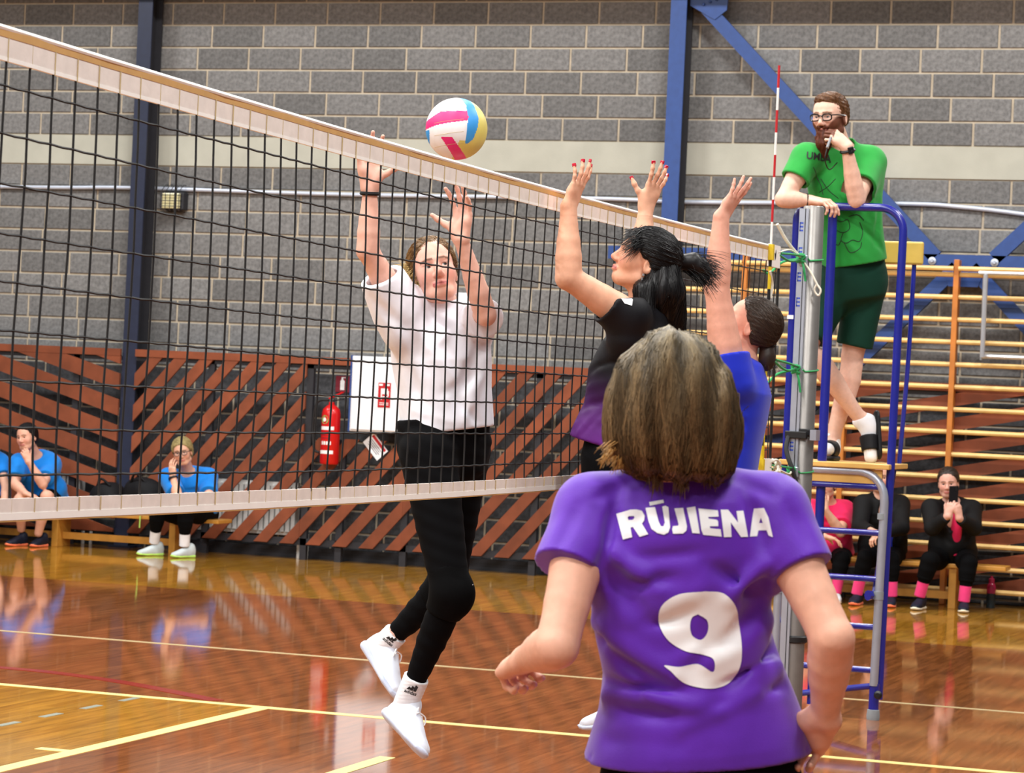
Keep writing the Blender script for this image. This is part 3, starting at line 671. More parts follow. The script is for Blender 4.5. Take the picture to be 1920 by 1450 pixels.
    def apply(s, D, X, Y, Z, sub=None):
        for mode, fn, lo, hi, k in s.ops:
            if mode == 'shell': D[...] = np.maximum(D, -(D+fn)); continue
            sl = Ellipsis; x, y, z = X, Y, Z
            if sub is not None and lo is not None and mode != 'int':
                sl = sub(lo, hi, k+.03)
                if sl is None: continue
                x, y, z = X[sl[0]], Y[:, sl[1]], Z[:, :, sl[2]]
            d = fn(x, y, z); a = D[sl]
            if mode == 'add':
                h = np.maximum(k-np.abs(a-d), 0)/k; D[sl] = np.minimum(a, d)-h*h*k*.25
            elif mode == 'sub':
                h = np.maximum(k-np.abs(a+d), 0)/k; D[sl] = np.maximum(a, -d)+h*h*k*.25
            elif mode == 'int':
                h = np.maximum(k-np.abs(a-d), 0)/k; D[sl] = np.maximum(a, d)+h*h*k*.25
            elif mode == 'disp': D[sl] = a+d
        return D
    def at(s, P):
        P = np.asarray(P, float); X, Y, Z = P[:, 0], P[:, 1], P[:, 2]
        return s.apply(np.full(len(P), .5), X, Y, Z)
    def grad(s, P, e=.002):
        P = np.asarray(P, float); g = np.zeros_like(P)
        for i in range(3):
            q = P.copy(); q[:, i] += e; w = P.copy(); w[:, i] -= e; g[:, i] = s.at(q)-s.at(w)
        return g/(np.linalg.norm(g, axis=1)[:, None]+1e-12)
    def grid(s, res, lo=None, hi=None):
        lo = (s.lo if lo is None else np.maximum(lo, s.lo-.0))-3*res-.012; hi = (s.hi if hi is None else np.minimum(hi, s.hi))+3*res+.012
        n = np.ceil((hi-lo)/res).astype(int)+1
        ax = [lo[i]+res*np.arange(n[i]) for i in range(3)]
        X = ax[0].reshape(-1, 1, 1); Y = ax[1].reshape(1, -1, 1); Z = ax[2].reshape(1, 1, -1)
        D = np.full(tuple(n), .5)
        def sub(a, b, m):
            i0 = np.clip(np.floor((a-m-lo)/res).astype(int), 0, n); i1 = np.clip(np.ceil((b+m-lo)/res).astype(int)+1, 0, n)
            if (i1 <= i0).any(): return None
            return tuple(slice(i0[i], i1[i]) for i in range(3))
        s.apply(D, X, Y, Z, sub)
        return D, lo, res
def nets(D, lo, res):
    S = D < 0; nx, ny, nz = D.shape
    c = np.zeros((nx-1, ny-1, nz-1), np.int8)
    for i in (0, 1):
        for j in (0, 1):
            for k in (0, 1): c += S[i:nx-1+i, j:ny-1+j, k:nz-1+k]
    act = (c > 0) & (c < 8); idx = np.argwhere(act)
    if len(idx) == 0: return np.zeros((0, 3)), np.zeros((0, 4), int)
    vid = -np.ones(act.shape, np.int64); vid[act] = np.arange(len(idx))
    I, J, K = idx.T; acc = np.zeros((len(idx), 3)); cnt = np.zeros(len(idx))
    cor = {(i, j, k): D[I+i, J+j, K+k] for i in (0, 1) for j in (0, 1) for k in (0, 1)}
    for a in range(3):
        for u in (0, 1):
            for w in (0, 1):
                p = [0, 0, 0]; p[(a+1) % 3] = u; p[(a+2) % 3] = w; q = list(p); q[a] = 1
                d0, d1 = cor[tuple(p)], cor[tuple(q)]; m = (d0 < 0) != (d1 < 0)
                t = np.where(m, d0/np.where(m, d0-d1, 1), 0); e = np.array(p, float)[None, :].repeat(len(idx), 0); e[:, a] = t
                acc += e*m[:, None]; cnt += m
    v = lo+res*(idx+acc/cnt[:, None])
    F = []
    for a in range(3):
        b, g = (a+1) % 3, (a+2) % 3
        s0 = [slice(None)]*3; s1 = [slice(None)]*3; s0[a] = slice(0, -1); s1[a] = slice(1, None)
        A, B = S[tuple(s0)], S[tuple(s1)]
        e = np.argwhere(A != B); m = (e[:, b] > 0) & (e[:, g] > 0) & (e[:, b] < D.shape[b]-1) & (e[:, g] < D.shape[g]-1); e = e[m]
        if len(e) == 0: continue
        fl = S[tuple(e.T)]
        def cell(db, dg):
            q = e.copy(); q[:, b] -= db; q[:, g] -= dg; return vid[tuple(q.T)]
        q = np.stack([cell(1, 1), cell(0, 1), cell(0, 0), cell(1, 0)], 1)
        q[~fl] = q[~fl][:, ::-1]; F.append(q)
    return v, np.concatenate(F)
def poly_mesh(s, regions, base):
    """regions: [(lo, hi, res)] finer boxes; base: coarse resolution for the rest"""
    Vs = []; Fs = []; n = 0; done = []
    for lo, hi, res in list(regions)+[(None, None, base)]:
        D, l, r = s.grid(res, lo, hi); v, f = nets(D, l, r)
        if len(f) == 0: continue
        c = v[f].mean(1); keep = np.ones(len(f), bool)
        for a, b, rr in done:
            m = .6*max(res, rr); keep &= ~((c > a+m) & (c < b-m)).all(1)
        if lo is not None:
            keep &= ((c > lo-res*.5) & (c < hi+res*.5)).all(1); done.append((lo, hi, res))
        f = f[keep]; us, iv = np.unique(f, return_inverse=True); Vs.append(v[us]); Fs.append(iv.reshape(f.shape)+n); n += len(us)
    return np.concatenate(Vs), np.concatenate(Fs)
def mesh_obj(name, v, f, m, parent=None, col=None, smooth=True, mi=None, **kw):
    me = bpy.data.meshes.new(name); nv, nf = len(v), len(f)
    me.vertices.add(nv); me.vertices.foreach_set('co', np.asarray(v, np.float32).ravel()); k = f.shape[1]
    me.loops.add(nf*k); me.loops.foreach_set('vertex_index', np.asarray(f, np.int32).ravel())
    me.polygons.add(nf); me.polygons.foreach_set('loop_start', np.arange(0, nf*k, k, dtype=np.int32)); me.polygons.foreach_set('loop_total', np.full(nf, k, np.int32))
    me.polygons.foreach_set('use_smooth', np.full(nf, smooth))
    for x in (m if isinstance(m, (list, tuple)) else [m]): me.materials.append(M[x])
    if mi is not None: me.polygons.foreach_set('material_index', np.asarray(mi, np.int32))
    me.update(calc_edges=True); me.validate()
    if col is not None:
        a = me.color_attributes.new('Col', 'FLOAT_COLOR', 'POINT'); a.data.foreach_set('color', np.asarray(col, np.float32).ravel())
    o = bpy.data.objects.new(name, me); COL.objects.link(o)
    if parent: o.parent = parent; o.matrix_parent_inverse = parent.matrix_world.inverted()
    return tag(o, **kw)
def sdf_obj(name, s, res, m, parent, regions=(), col=None, **kw):
    v, f = poly_mesh(s, regions, res); c = col(v) if col else None
    return mesh_obj(name, v, f, m, parent, c, **kw)
def wave(p, dirs, amp, seed=0):
    """soft random cloth undulation"""
    r = np.random.default_rng(seed); ws = [(nrm(r.normal(size=3)*V(*dirs)), r.uniform(14, 34), r.uniform(0, 6.3)) for _ in range(5)]
    def fn(X, Y, Z): return sum(amp*.45*np.sin((X*d[0]+Y*d[1]+Z*d[2])*w+ph) for d, w, ph in ws)
    return fn
def strands(name, polys, r0, cols, m, parent, taper=.35, n=3, **kw):
    """many thin hairs as one mesh; polys (S,K,3)"""
    P = np.asarray(polys, float); S, K, _ = P.shape
    t = np.gradient(P, axis=1); t /= np.linalg.norm(t, axis=2)[..., None]+1e-9
    a = np.where(np.abs(t[..., 2:3]) < .9, V(0, 0, 1), V(1, 0, 0)); x = np.cross(a, t); x /= np.linalg.norm(x, axis=2)[..., None]+1e-9; y = np.cross(t, x)
    rr = (np.asarray(r0).reshape(-1, 1) if hasattr(r0, '__len__') else np.full((S, 1), r0))*np.linspace(1, taper, K)[None, :]
    vs = np.stack([P+rr[..., None]*(math.cos(2*math.pi*j/n)*x+math.sin(2*math.pi*j/n)*y) for j in range(n)], 2).reshape(-1, 3)
    base = (np.arange(S)[:, None, None]*K+np.arange(K-1)[None, :, None])*n; j = np.arange(n)[None, None, :]; j2 = (j+1) % n
    F = np.stack([base+j, base+j2, base+n+j2, base+n+j], -1).reshape(-1, 4)
    C = np.repeat(np.asarray(cols, float)[:, None, :], K*n, 1).reshape(-1, 4) if np.asarray(cols).ndim == 2 else np.repeat(np.asarray(cols, float), n, 1).reshape(-1, 4)
    return mesh_obj(name, vs, F, m, parent, C, **kw)
def surf_walk(s, P, dirfn, K, step, off=.001):
    """walk points along a surface: returns (N,K,3)"""
    P = np.asarray(P, float).copy(); out = []
    for i in range(K):
        g = s.grad(P); P = P-g*(s.at(P)-off)[:, None]; out.append(P.copy())
        d = dirfn(P, i); d = d-g*(d*g).sum(1)[:, None]; d /= np.linalg.norm(d, axis=1)[:, None]+1e-9; P = P+d*step
    return np.stack(out, 1)

mat('skin', (1, 1, 1, 1), .5, var=.05, nscale=60, bump=.06, bscale=400, sss=.06, spec=.35, attr='Col')
mat('hair', (1, 1, 1, 1), .45, var=.1, nscale=90, spec=.35, attr='Col')
mat('eye', (1, 1, 1, 1), .15, var=.02, attr='Col')
def cloth(name, c, rough=.75, sheen=None, var=.07, bump=.15): mat(name, c, rough, var=var, nscale=14, bump=bump, bscale=500, sheen=(.15 if max(c[:3]) > .05 else 0) if sheen is None else sheen, spec=.25)
cloth('shirt_white', srgb(236, 238, 248)); mat('pants_black', srgb(7, 7, 9), .9, var=.1, nscale=14, bump=.1, bscale=500, spec=.1); mat('kneepad', srgb(5, 5, 6), .9, var=.1, nscale=14, bump=.1, bscale=500, spec=.1)
cloth('sock_white', srgb(240, 240, 244)); cloth('shoe_white', srgb(225, 230, 242), .5); cloth('sole_white', srgb(205, 214, 236), .5)
cloth('shirt_purple', srgb(96, 36, 178), .5, .3); cloth('shirt_blue', srgb(24, 46, 200), .6); cloth('shirt_green', srgb(38, 152, 60)); cloth('shorts_green', srgb(8, 58, 44))
cloth('shirt_azure', srgb(12, 128, 220)); cloth('shirt_pink', srgb(240, 36, 96)); cloth('jacket_black', srgb(11, 11, 13)); cloth('sock_pink', srgb(238, 62, 128))
cloth('shoe_dark', srgb(24, 28, 44), .6); cloth('sole_orange', srgb(255, 128, 84), .5); cloth('shoe_grey', srgb(196, 206, 208), .6); cloth('sole_lime', srgb(190, 236, 110), .5)
cloth('cap_maroon', srgb(120, 20, 50)); cloth('headband', srgb(14, 12, 16)); cloth('slipper', srgb(22, 22, 26), .5); cloth('shoe_light', srgb(215, 218, 222), .6); cloth('sole_cream', srgb(238, 230, 205), .5)
cloth('bag', srgb(12, 12, 16), .7)
mat('shirt_fade', (1, 1, 1, 1), .6, var=.1, nscale=14, bump=.15, bscale=500, spec=.25, attr='Col')
mat('glasses', srgb(14, 14, 16), .3, var=.02); mat('glass_lens', srgb(235, 240, 245), .05, var=0, alpha=.08)
mat('print_white', srgb(250, 250, 252), .5, var=.02); mat('phone', srgb(14, 14, 18), .2, var=.02); mat('metal_small', srgb(210, 210, 214), .25, metal=.8, var=.02)
mat('nail_red', srgb(190, 20, 50), .25, var=.02)
SK = srgb(224, 172, 146); SKP = srgb(232, 178, 158)

def head_prims(s, c, f, up, hs=1.0, male=False, fine=True, wx=1.0):
    lid = .0047 if male else .0058
    X, Y, Z = frame(f, up); c = V(*c)
    L = lambda x, y, z: c+hs*(X*x*wx+Y*y+Z*z); A = (X, Y, Z)
    E = lambda p, r, k=.02, mode='add': s.ell(L(*p), V(r[0]*wx, r[1], r[2])*hs, A, k*hs, mode)
    C_ = lambda a, b, ra, rb=None, k=.015: s.cap(L(*a), L(*b), ra*hs, (rb if rb is not None else ra)*hs, k*hs)
    E((0, -.016, .03), (.074, .094, .082)); E((0, .026, .024), (.063, .062, .075), .03); E((0, .022, -.05), (.053, .058, .058), .04)
    E((0, .054, -.088), (.026 if not male else .031, .024, .02), .03)
    for q in (-1, 1):
        E((q*.037, .05, -.028), (.026, .026, .028), .03); C_((q*.010, .0855, .019), (q*.043, .068, .022), .007 if not male else .0085, .006, .014)
        C_((q*.055, -.0, -.07), (q*.03, .05, -.092), .016, .014, .03)
        if fine:
            s.ell(L(q*.031, .096, .001), V(.018, .014, .012)*hs, A, .014*hs, 'sub')
            s.ell(L(q*.031, .068, .0), V(.0148, .0148, .0148)*hs, A, .004*hs)
            s.ell(L(q*.031, .086, -.0005), V(.0135, .013, lid)*hs, A, .002*hs, 'sub')
        E((q*.0765, -.012, -.012), (.008, .019, .031), .008); E((q*.084, -.008, -.008), (.006, .012, .02), .006, 'sub')
        E((q*.012, .0915, -.036), (.0085, .009, .0075), .006)
    C_((0, .084, .010), (0, .103, -.029), .0075, .0115, .012)
    C_((-.024, .078, -.0615), (0, .0875, -.0580), .0038, .0048, .006); C_((.024, .078, -.0615), (0, .0875, -.0580), .0038, .0048, .006)
    C_((-.020, .079, -.0665), (.020, .079, -.0665), .0045, None, .006); C_((-.012, .0855, -.069), (.012, .0855, -.069), .0055, None, .008)
    return L, A
def head_paint(col, v, L, A, hs, lip=srgb(196, 104, 100), brow=srgb(70, 48, 34), brow_on=True, beard=None):
    o = L(0, 0, 0); q = (v-o)/hs; x, y, z = q@A[0], q@A[1], q@A[2]
    near = (np.abs(x) < .09) & (np.abs(y) < .14) & (np.abs(z) < .13)
    def mix(w, c):
        w = np.clip(w*near, 0, 1)[:, None]; col[:] = col*(1-w)+np.array(c)[None, :]*w
    mix(.35*np.exp(-(((np.abs(x)-.04)/.02)**2+((z+.03)/.022)**2))*(y > .02), srgb(222, 120, 110))
    mix(.3*np.exp(-((x/.014)**2+((z+.033)/.014)**2))*(y > .06), srgb(214, 120, 106))
    mix(.9*(np.abs(x) < .026)*np.exp(-(((z+.0635+.06*np.abs(x)*0)/.0085)**4))*(y > .072), lip)
    mix(.8*(np.abs(x) < .025)*np.exp(-(((z+.0632)/.0018)**2))*(y > .07), srgb(110, 46, 46))
    if brow_on: mix(.85*np.exp(-(((z-.0215-.10*(np.abs(x)-.012)*(np.abs(x) < .034)+.25*(np.abs(x)-.034)*(np.abs(x) > .034))/.0042)**4))*(np.abs(x) > .010)*(np.abs(x) < .05)*(y > .05), brow)
    mix(.55*np.exp(-(((np.abs(x)-.031)/.0165)**4+((z-.0062)/.0026)**2))*(y > .06), srgb(60, 34, 28))
    if beard is not None: mix(.95*np.clip((-.030-z-np.clip((np.abs(x)-.04)*-1.2, -.05, .03))/.010, 0, 1)*(y > -.01)*(1-np.exp(-((x/.022)**4+((z+.064)/.009)**4))), beard)
    return col
def eyes(parent, L, A, hs, look, iris=srgb(70, 80, 84)):
    look = nrm(look)
    for q in (-1, 1):
        c = L(q*.031, .0675, .0); r = .0128*hs; vs = []; n1, n2 = 16, 12
        X, Y, Z = frame(look, A[2]); fs = []
        for i in range(n2+1):
            th = math.pi*i/n2
            for j in range(n1): a = 2*math.pi*j/n1; vs.append(c+r*(Y*math.cos(th)+math.sin(th)*(X*math.cos(a)+Z*math.sin(a))))
        F = np.array([(i*n1+j, i*n1+(j+1) % n1, (i+1)*n1+(j+1) % n1, (i+1)*n1+j) for i in range(n2) for j in range(n1)])
        vs = np.array(vs); ang = np.arccos(np.clip(((vs-c)/r)@Y, -1, 1)); col = np.tile(np.array(srgb(225, 218, 214)), (len(vs), 1))
        col[ang < .56] = iris; col[ang < .3] = srgb(12, 10, 10); mesh_obj('eye', vs, F, 'eye', parent, col)
def hand_prims(s, wrist, fdir, pnorm, side, sc=1.0, curl=(.25,)*4, spread=.12, thumb=(.9, .3), k=.006, tips=None):
    """fdir: wrist->knuckles, pnorm: out of the palm, side +1: thumb towards cross(fdir,pnorm)"""
    X, Y, Z = frame(fdir, pnorm); X = X*side; w = V(*wrist)
    L = lambda x, y, z: w+sc*(X*x+Y*y+Z*z)
    lo, hi = w.copy(), w.copy(); tipl = []
    kn = [(.030, .092, -.002), (.010, .096, -.004), (-.011, .092, -.003), (-.030, .083, 0)]
    ln = [(.042, .026, .021), (.046, .029, .022), (.042, .027, .021), (.033, .021, .019)]
    for (kx, ky, kz), b in zip(kn, (.016, .006, -.006, -.016)): s.cap(L(b, .0, 0), L(kx, ky, kz), .0165*sc, .0105*sc, .014)
    s.cap(L(.012, .03, .004), L(-.018, .06, .004), .015*sc, .014*sc, .02)
    s.cap(L(.018, .016, .006), L(.034, .05, .008), .017*sc, .013*sc, .015)
    for i, ((kx, ky, kz), l3) in enumerate(zip(kn, ln)):
        c = curl[i] if hasattr(curl, '__len__') else curl
        c = c if hasattr(c, '__len__') else (c, c, c*.7)
        p = L(kx, ky, kz); sp = spread*(1.5-i); a = 0; r = (.0088, .0082, .0074, .0066) if i < 3 else (.0078, .0072, .0064, .0058)
        for j in range(3):
            a += c[j]; dy, dz = math.cos(a), math.sin(a)
            d = nrm(X*math.sin(sp)*dy+Y*math.cos(sp)*dy+Z*dz); q = p+d*l3[j]*sc; s.cap(p, q, r[j]*sc, r[j+1]*sc, k); p = q; lo = np.minimum(lo, p); hi = np.maximum(hi, p)
        tipl.append((p, d))
    o, ben = thumb; p = L(.030, .030, .008); a = o
    for j, (l, r0, r1) in enumerate(((.034, .0125, .0100), (.031, .0100, .0090), (.024, .0090, .0074))):
        d = nrm(X*math.sin(a)+Y*math.cos(a)+Z*(.28+ben*.9*j)); q = p+d*l*sc; s.cap(p, q, r0*sc, r1*sc, k+.003); p = q; a -= .16*j; lo = np.minimum(lo, p); hi = np.maximum(hi, p)
    tipl.append((p, d))
    if tips is not None: tips += tipl
    return lo-.028, hi+.028
def prof(a, b, tab, g=1.0): a, b = V(*a), V(*b); return [a+(b-a)*t for t, r in tab], [r*g for t, r in tab]
def arm_prims(s, sh, el, wr, g=1.0, k=.02):
    p1, r1 = prof(sh, el, [(0, .054), (.2, .0525), (.45, .0475), (.7, .042), (.88, .039), (1, .0385)], g); p2, r2 = prof(el, wr, [(0, .0385), (.12, .0405), (.28, .0410), (.5, .0365), (.75, .029), (1, .0255)], g)
    s.chain(p1+p2[1:], r1+r2[1:], k); e = V(*el); o = nrm((e-V(*sh))/np.linalg.norm(e-V(*sh))+(e-V(*wr))/np.linalg.norm(e-V(*wr))); s.cap(e, e+o*.012, .032*g, .028*g, .02)
def leg_prims(s, hip, kn, an, g=1.0, k=.03, back=None):
    hip, kn, an = V(*hip), V(*kn), V(*an); b = np.zeros(3) if back is None else nrm(back)*.014
    p1, r1 = prof(hip, kn, [(0, .088), (.25, .084), (.5, .075), (.75, .063), (.92, .056), (1, .055)], g); p2, r2 = prof(kn, an, [(0, .055), (.12, .0535), (.28, .0565), (.45, .052), (.65, .043), (.85, .036), (1, .034)], g)
    p2 = [p+b*math.sin(math.pi*min(1, i/4.5)) for i, p in enumerate(p2)]; s.chain(p1+p2[1:], r1+r2[1:], k)
def torso_axes(pel, nb, lat):
    z = nrm(V(*nb)-V(*pel)); x = V(*lat); x = nrm(x-z*(x@z)); return x, np.cross(z, x), z
TF = [(-.10, .125, .09), (0, .168, .112), (.10, .158, .108), (.21, .132, .094), (.33, .15, .11), (.41, .158, .105), (.47, .125, .08), (.52, .065, .055)]
TM = [(-.10, .13, .10), (0, .165, .115), (.10, .158, .112), (.21, .152, .108), (.33, .17, .118), (.41, .18, .112), (.47, .14, .085), (.52, .07, .06)]
def torso_prims(s, pel, nb, lat, tab=TF, add=0, k=.03, sx=1, p=2.3, z0=None):
    X, Y, Z = torso_axes(pel, nb, lat); q = np.linalg.norm(V(*nb)-V(*pel))/.50
    st = [(z*q, 0, 0, rx*sx+add, ry*sx+add) for z, rx, ry in tab]
    s.loft(pel, (X, Y, Z), st, p, k); return X, Y, Z
class Fig:
    def __init__(s, label, base, skin=SK, cat='person', group=None):
        s.e = empty('person', base, label=label, cat=cat, group=group); s.b = SDF(); s.reg = []; s.skin = skin; s.paints = []
    def head(s, c, f, up=(0, 0, 1), hs=1.0, neck=None, fine=True, male=False, res=.0028, look=None, neck_r=.05, wx=1.0, **kw):
        L, A = head_prims(s.b, c, f, up, hs, male, fine, wx); s.L, s.A, s.hs = L, A, hs
        if neck is not None: s.b.cap(L(0, -.022, -.055), neck, neck_r*hs, neck_r*1.12*hs, .03)
        s.paints.append(lambda col, v: head_paint(col, v, L, A, hs, **kw))
        cs = np.array([L(x, y, z) for x in (-.1, .1) for y in (-.13, .13) for z in (-.125, .125)]); s.reg.append((cs.min(0), cs.max(0), res))
        if fine: eyes(s.e, L, A, hs, look if look is not None else A[1])
        return L, A
    def hand(s, wr, fd, pn, side, res=.003, **kw):
        lo, hi = hand_prims(s.b, wr, fd, pn, side, **kw); s.reg.append((lo, hi, res))
    def finish(s, base=.008):
        def col(v):
            c = np.tile(np.array(s.skin), (len(v), 1))
            for p in s.paints: p(c, v)
            return c
        s.body = sdf_obj('body', s.b, base, 'skin', s.e, s.reg, col); return s.body
def shoe(parent, heel, toe, up, mu, ms, L=.27, laces=None, res=.0045, wsc=1.0, name='shoe', collar=.095):
    """running shoe: heel and toe are points on the sole line"""
    heel, toe = V(*heel), V(*toe); X, Y, Z = frame(toe-heel, up); q = L/.27; mid = (heel+toe)/2; o = mid-Y*L/2
    P = lambda x, y, z: o+q*(X*x*wsc+Y*y+Z*z)
    e = empty(name, o); e.parent = parent; e.matrix_parent_inverse = parent.matrix_world.inverted()
    u = SDF(); ax = (Z*-1, X, Y)
    u.loft(o, (X, Z, Y), [(.0*q, 0, .05*q, .02*q, .03*q), (.02*q, 0, .05*q, .032*q, .05*q), (.08*q, 0, .05*q, .035*q, .05*q), (.13*q, 0, .045*q, .038*q, .042*q), (.19*q, 0, .035*q, .045*q, .03*q), (.24*q, 0, .028*q, .036*q, .022*q), (.268*q, 0, .024*q, .014*q, .014*q)], 2.6, .02)
    u.cap(P(0, .05, .07), P(0, .05, collar), .036*q, .037*q, .02); u.cap(P(0, .09, .075), P(0, .16, .052), .022*q, .018*q, .02)
    sdf_obj('upper', u, res, mu, e)
    so = SDF(); so.loft(o, (X, Z, Y), [(-.004*q, 0, .016*q, .02*q, .014*q), (.02*q, 0, .014*q, .036*q, .018*q), (.11*q, 0, .014*q, .034*q, .015*q), (.19*q, 0, .012*q, .047*q, .013*q), (.245*q, 0, .016*q, .038*q, .012*q), (.277*q, 0, .024*q, .014*q, .01*q)], 3, .01)
    sdf_obj('sole', so, res, ms, e)
    if laces:
        mb = MB()
        for i in range(5):
            y = .10+.022*i; h = .096-.0115*i
            mb.tube(bez([P(-.022, y, h-.016), P(-.008, y+.006, h), P(.008, y+.008, h), P(.022, y+.004, h-.016)], 4), .0026*q, 5)
        mb.tube(bez([P(0, .10, .10), P(.03, .11, .105), P(.036, .13, .085), P(.01, .11, .098)], 5), .0026*q, 5); mb.tube(bez([P(0, .10, .10), P(-.03, .11, .105), P(-.038, .125, .085), P(-.01, .11, .098)], 5), .0026*q, 5)
        mb.build('laces', laces, e, smooth=True)
    return e
def decal(name, text_me, o, ex, ey, ray_d, target_sdf, m, parent, off=.0018, cell=.012):
    """flat print laid onto a garment: outline mesh cut in a grid and dropped onto the cloth"""
    bm = bmesh.new(); bm.from_mesh(text_me)
    xs = [v.co.x for v in bm.verts]; ys_ = [v.co.y for v in bm.verts]
    for ax, l in ((0, xs), (1, ys_)):
        c = min(l)+cell
        while c < max(l):
            bmesh.ops.bisect_plane(bm, geom=bm.verts[:]+bm.edges[:]+bm.faces[:], plane_co=(c if ax == 0 else 0, c if ax == 1 else 0, 0), plane_no=(1 if ax == 0 else 0, 1 if ax == 1 else 0, 0), dist=1e-6); c += cell
    bmesh.ops.triangulate(bm, faces=bm.faces[:]); bm.verts.ensure_lookup_table()
    P = np.array([o+ex*v.co.x+ey*v.co.y for v in bm.verts]); d = nrm(ray_d); P = P-d*.25; t = np.zeros(len(P))
    for _ in range(70): dd = target_sdf.at(P+d*t[:, None]); t += np.clip(dd-off, -.05, .05)*.8
    P = P+d*t[:, None]; ok = np.abs(target_sdf.at(P)-off) < .006; F = np.array([[v.index for v in f.verts] for f in bm.faces]); bm.free(); F = F[ok[F].all(1)]
    us, iv = np.unique(F, return_inverse=True); P = P[us]; F = iv.reshape(F.shape)
    if len(F) == 0: return None
    return mesh_obj(name, P, F, m, parent, smooth=True)
def hit(s, u, v, d0):
    """point where the line of sight through a photo pixel meets a garment"""
    r = ray(u, v); r = r/np.linalg.norm(r); p = PD(u, v, d0)
    for _ in range(80): p = p+r*np.clip(s.at(p[None])[0], -.05, .05)*.8
    return p
def text_mesh(s, size, fat=0.0, space=1.0, xs=1.0, shear=0):
    c = bpy.data.curves.new('txt', 'FONT'); c.body = s; c.size = size; c.offset = fat; c.space_character = space; c.align_x = 'CENTER'; c.align_y = 'CENTER'; c.shear = shear; c.resolution_u = 6
    o = bpy.data.objects.new('txt', c); COL.objects.link(o); dg = bpy.context.evaluated_depsgraph_get(); me = bpy.data.meshes.new_from_object(o.evaluated_get(dg)); bpy.data.objects.remove(o)
    for v in me.vertices: v.co.x *= xs
    return me
def tint(base, n, sd=.18, r=None):
    r = r or rng; b = np.array(base); k = np.clip(r.normal(1, sd, n), .45, 1.8)[:, None]; return np.concatenate([b[None, :3]*k, np.ones((n, 1))], 1)

# ------------------------------------------------------------------ the ball
def make_ball():
    c = PD(856, 242, 9.05); R = .105; e = empty('volleyball', c, label='white, pink, blue and yellow volleyball in the air above the net', cat='ball')
    n1, n2 = 200, 130; P = []; 
    for i in range(n2+1):
        th = math.pi*i/n2
        for j in range(n1): a = 2*math.pi*j/n1; P.append((math.sin(th)*math.cos(a), math.sin(th)*math.sin(a), math.cos(th)))
    P = np.array(P); F = np.array([(i*n1+j, (i+1)*n1+j, (i+1)*n1+(j+1) % n1, i*n1+(j+1) % n1) for i in range(n2) for j in range(n1)])
    ctr = P[F].mean(1); ctr /= np.linalg.norm(ctr, axis=1)[:, None]; a, b, t = ctr@cR, ctr@cU, ctr@-cF
    a = np.where(t < 0, -a, a); b = np.where(t < 0, -b, b)
    bl = np.interp(b, [-.55, -.4, 0, .3, .7, 1], [.30, .30, .36, .40, .32, .1]); br_ = np.interp(b, [-.55, -.4, 0, .3, .7, 1], [.36, .55, .70, .72, .58, .4])
    reg = np.zeros(len(F), int)
    reg[(a > br_) | ((b < -.45) & (a > .12+.5*(b+.45)))] = 3
    reg[(a > bl) & (a < br_) & (b > -.55)] = 2
    reg[(a < bl) & (b > .14+.14*a-.12*np.clip(-a-.6, 0, 1)) & (b < .50+.02*a-.55*np.clip(-a-.5, 0, 1))] = 1
    lo = np.interp(b, [-1, -.35], [-.05, -.48]); hi = np.interp(b, [-1, -.35], [.36, -.12]); reg[(b < -.34) & (a > lo) & (a < hi) & (reg != 2)] = 1
    reg[(a < -.86) & (b < -.08)] = 2
    for k, (m, col) in enumerate((('ball_white', srgb(238, 236, 238)), ('ball_pink', srgb(228, 34, 120)), ('ball_blue', srgb(56, 150, 222)), ('ball_yellow', srgb(222, 206, 110)))):
        mat(m, col, .45, var=.04, nscale=30, bump=.1, bscale=600)
        f = F[reg == k]; us, iv = np.unique(f, return_inverse=True)
        mesh_obj('panel', c+R*P[us], iv.reshape(f.shape), m, e)
    lines = MB()
    for s0 in (-.55, -.2, .2, .55):
        lines.tube([c+(R+.0002)*nrm(cR*x+cU*(s0+.12*x)+(-cF)*math.sqrt(max(0, 1-x*x-(s0+.12*x)**2))) for x in np.linspace(-.7, .25, 14)], .0006, 4)
    lines.build('seam', 'line_pale', e)
make_ball()

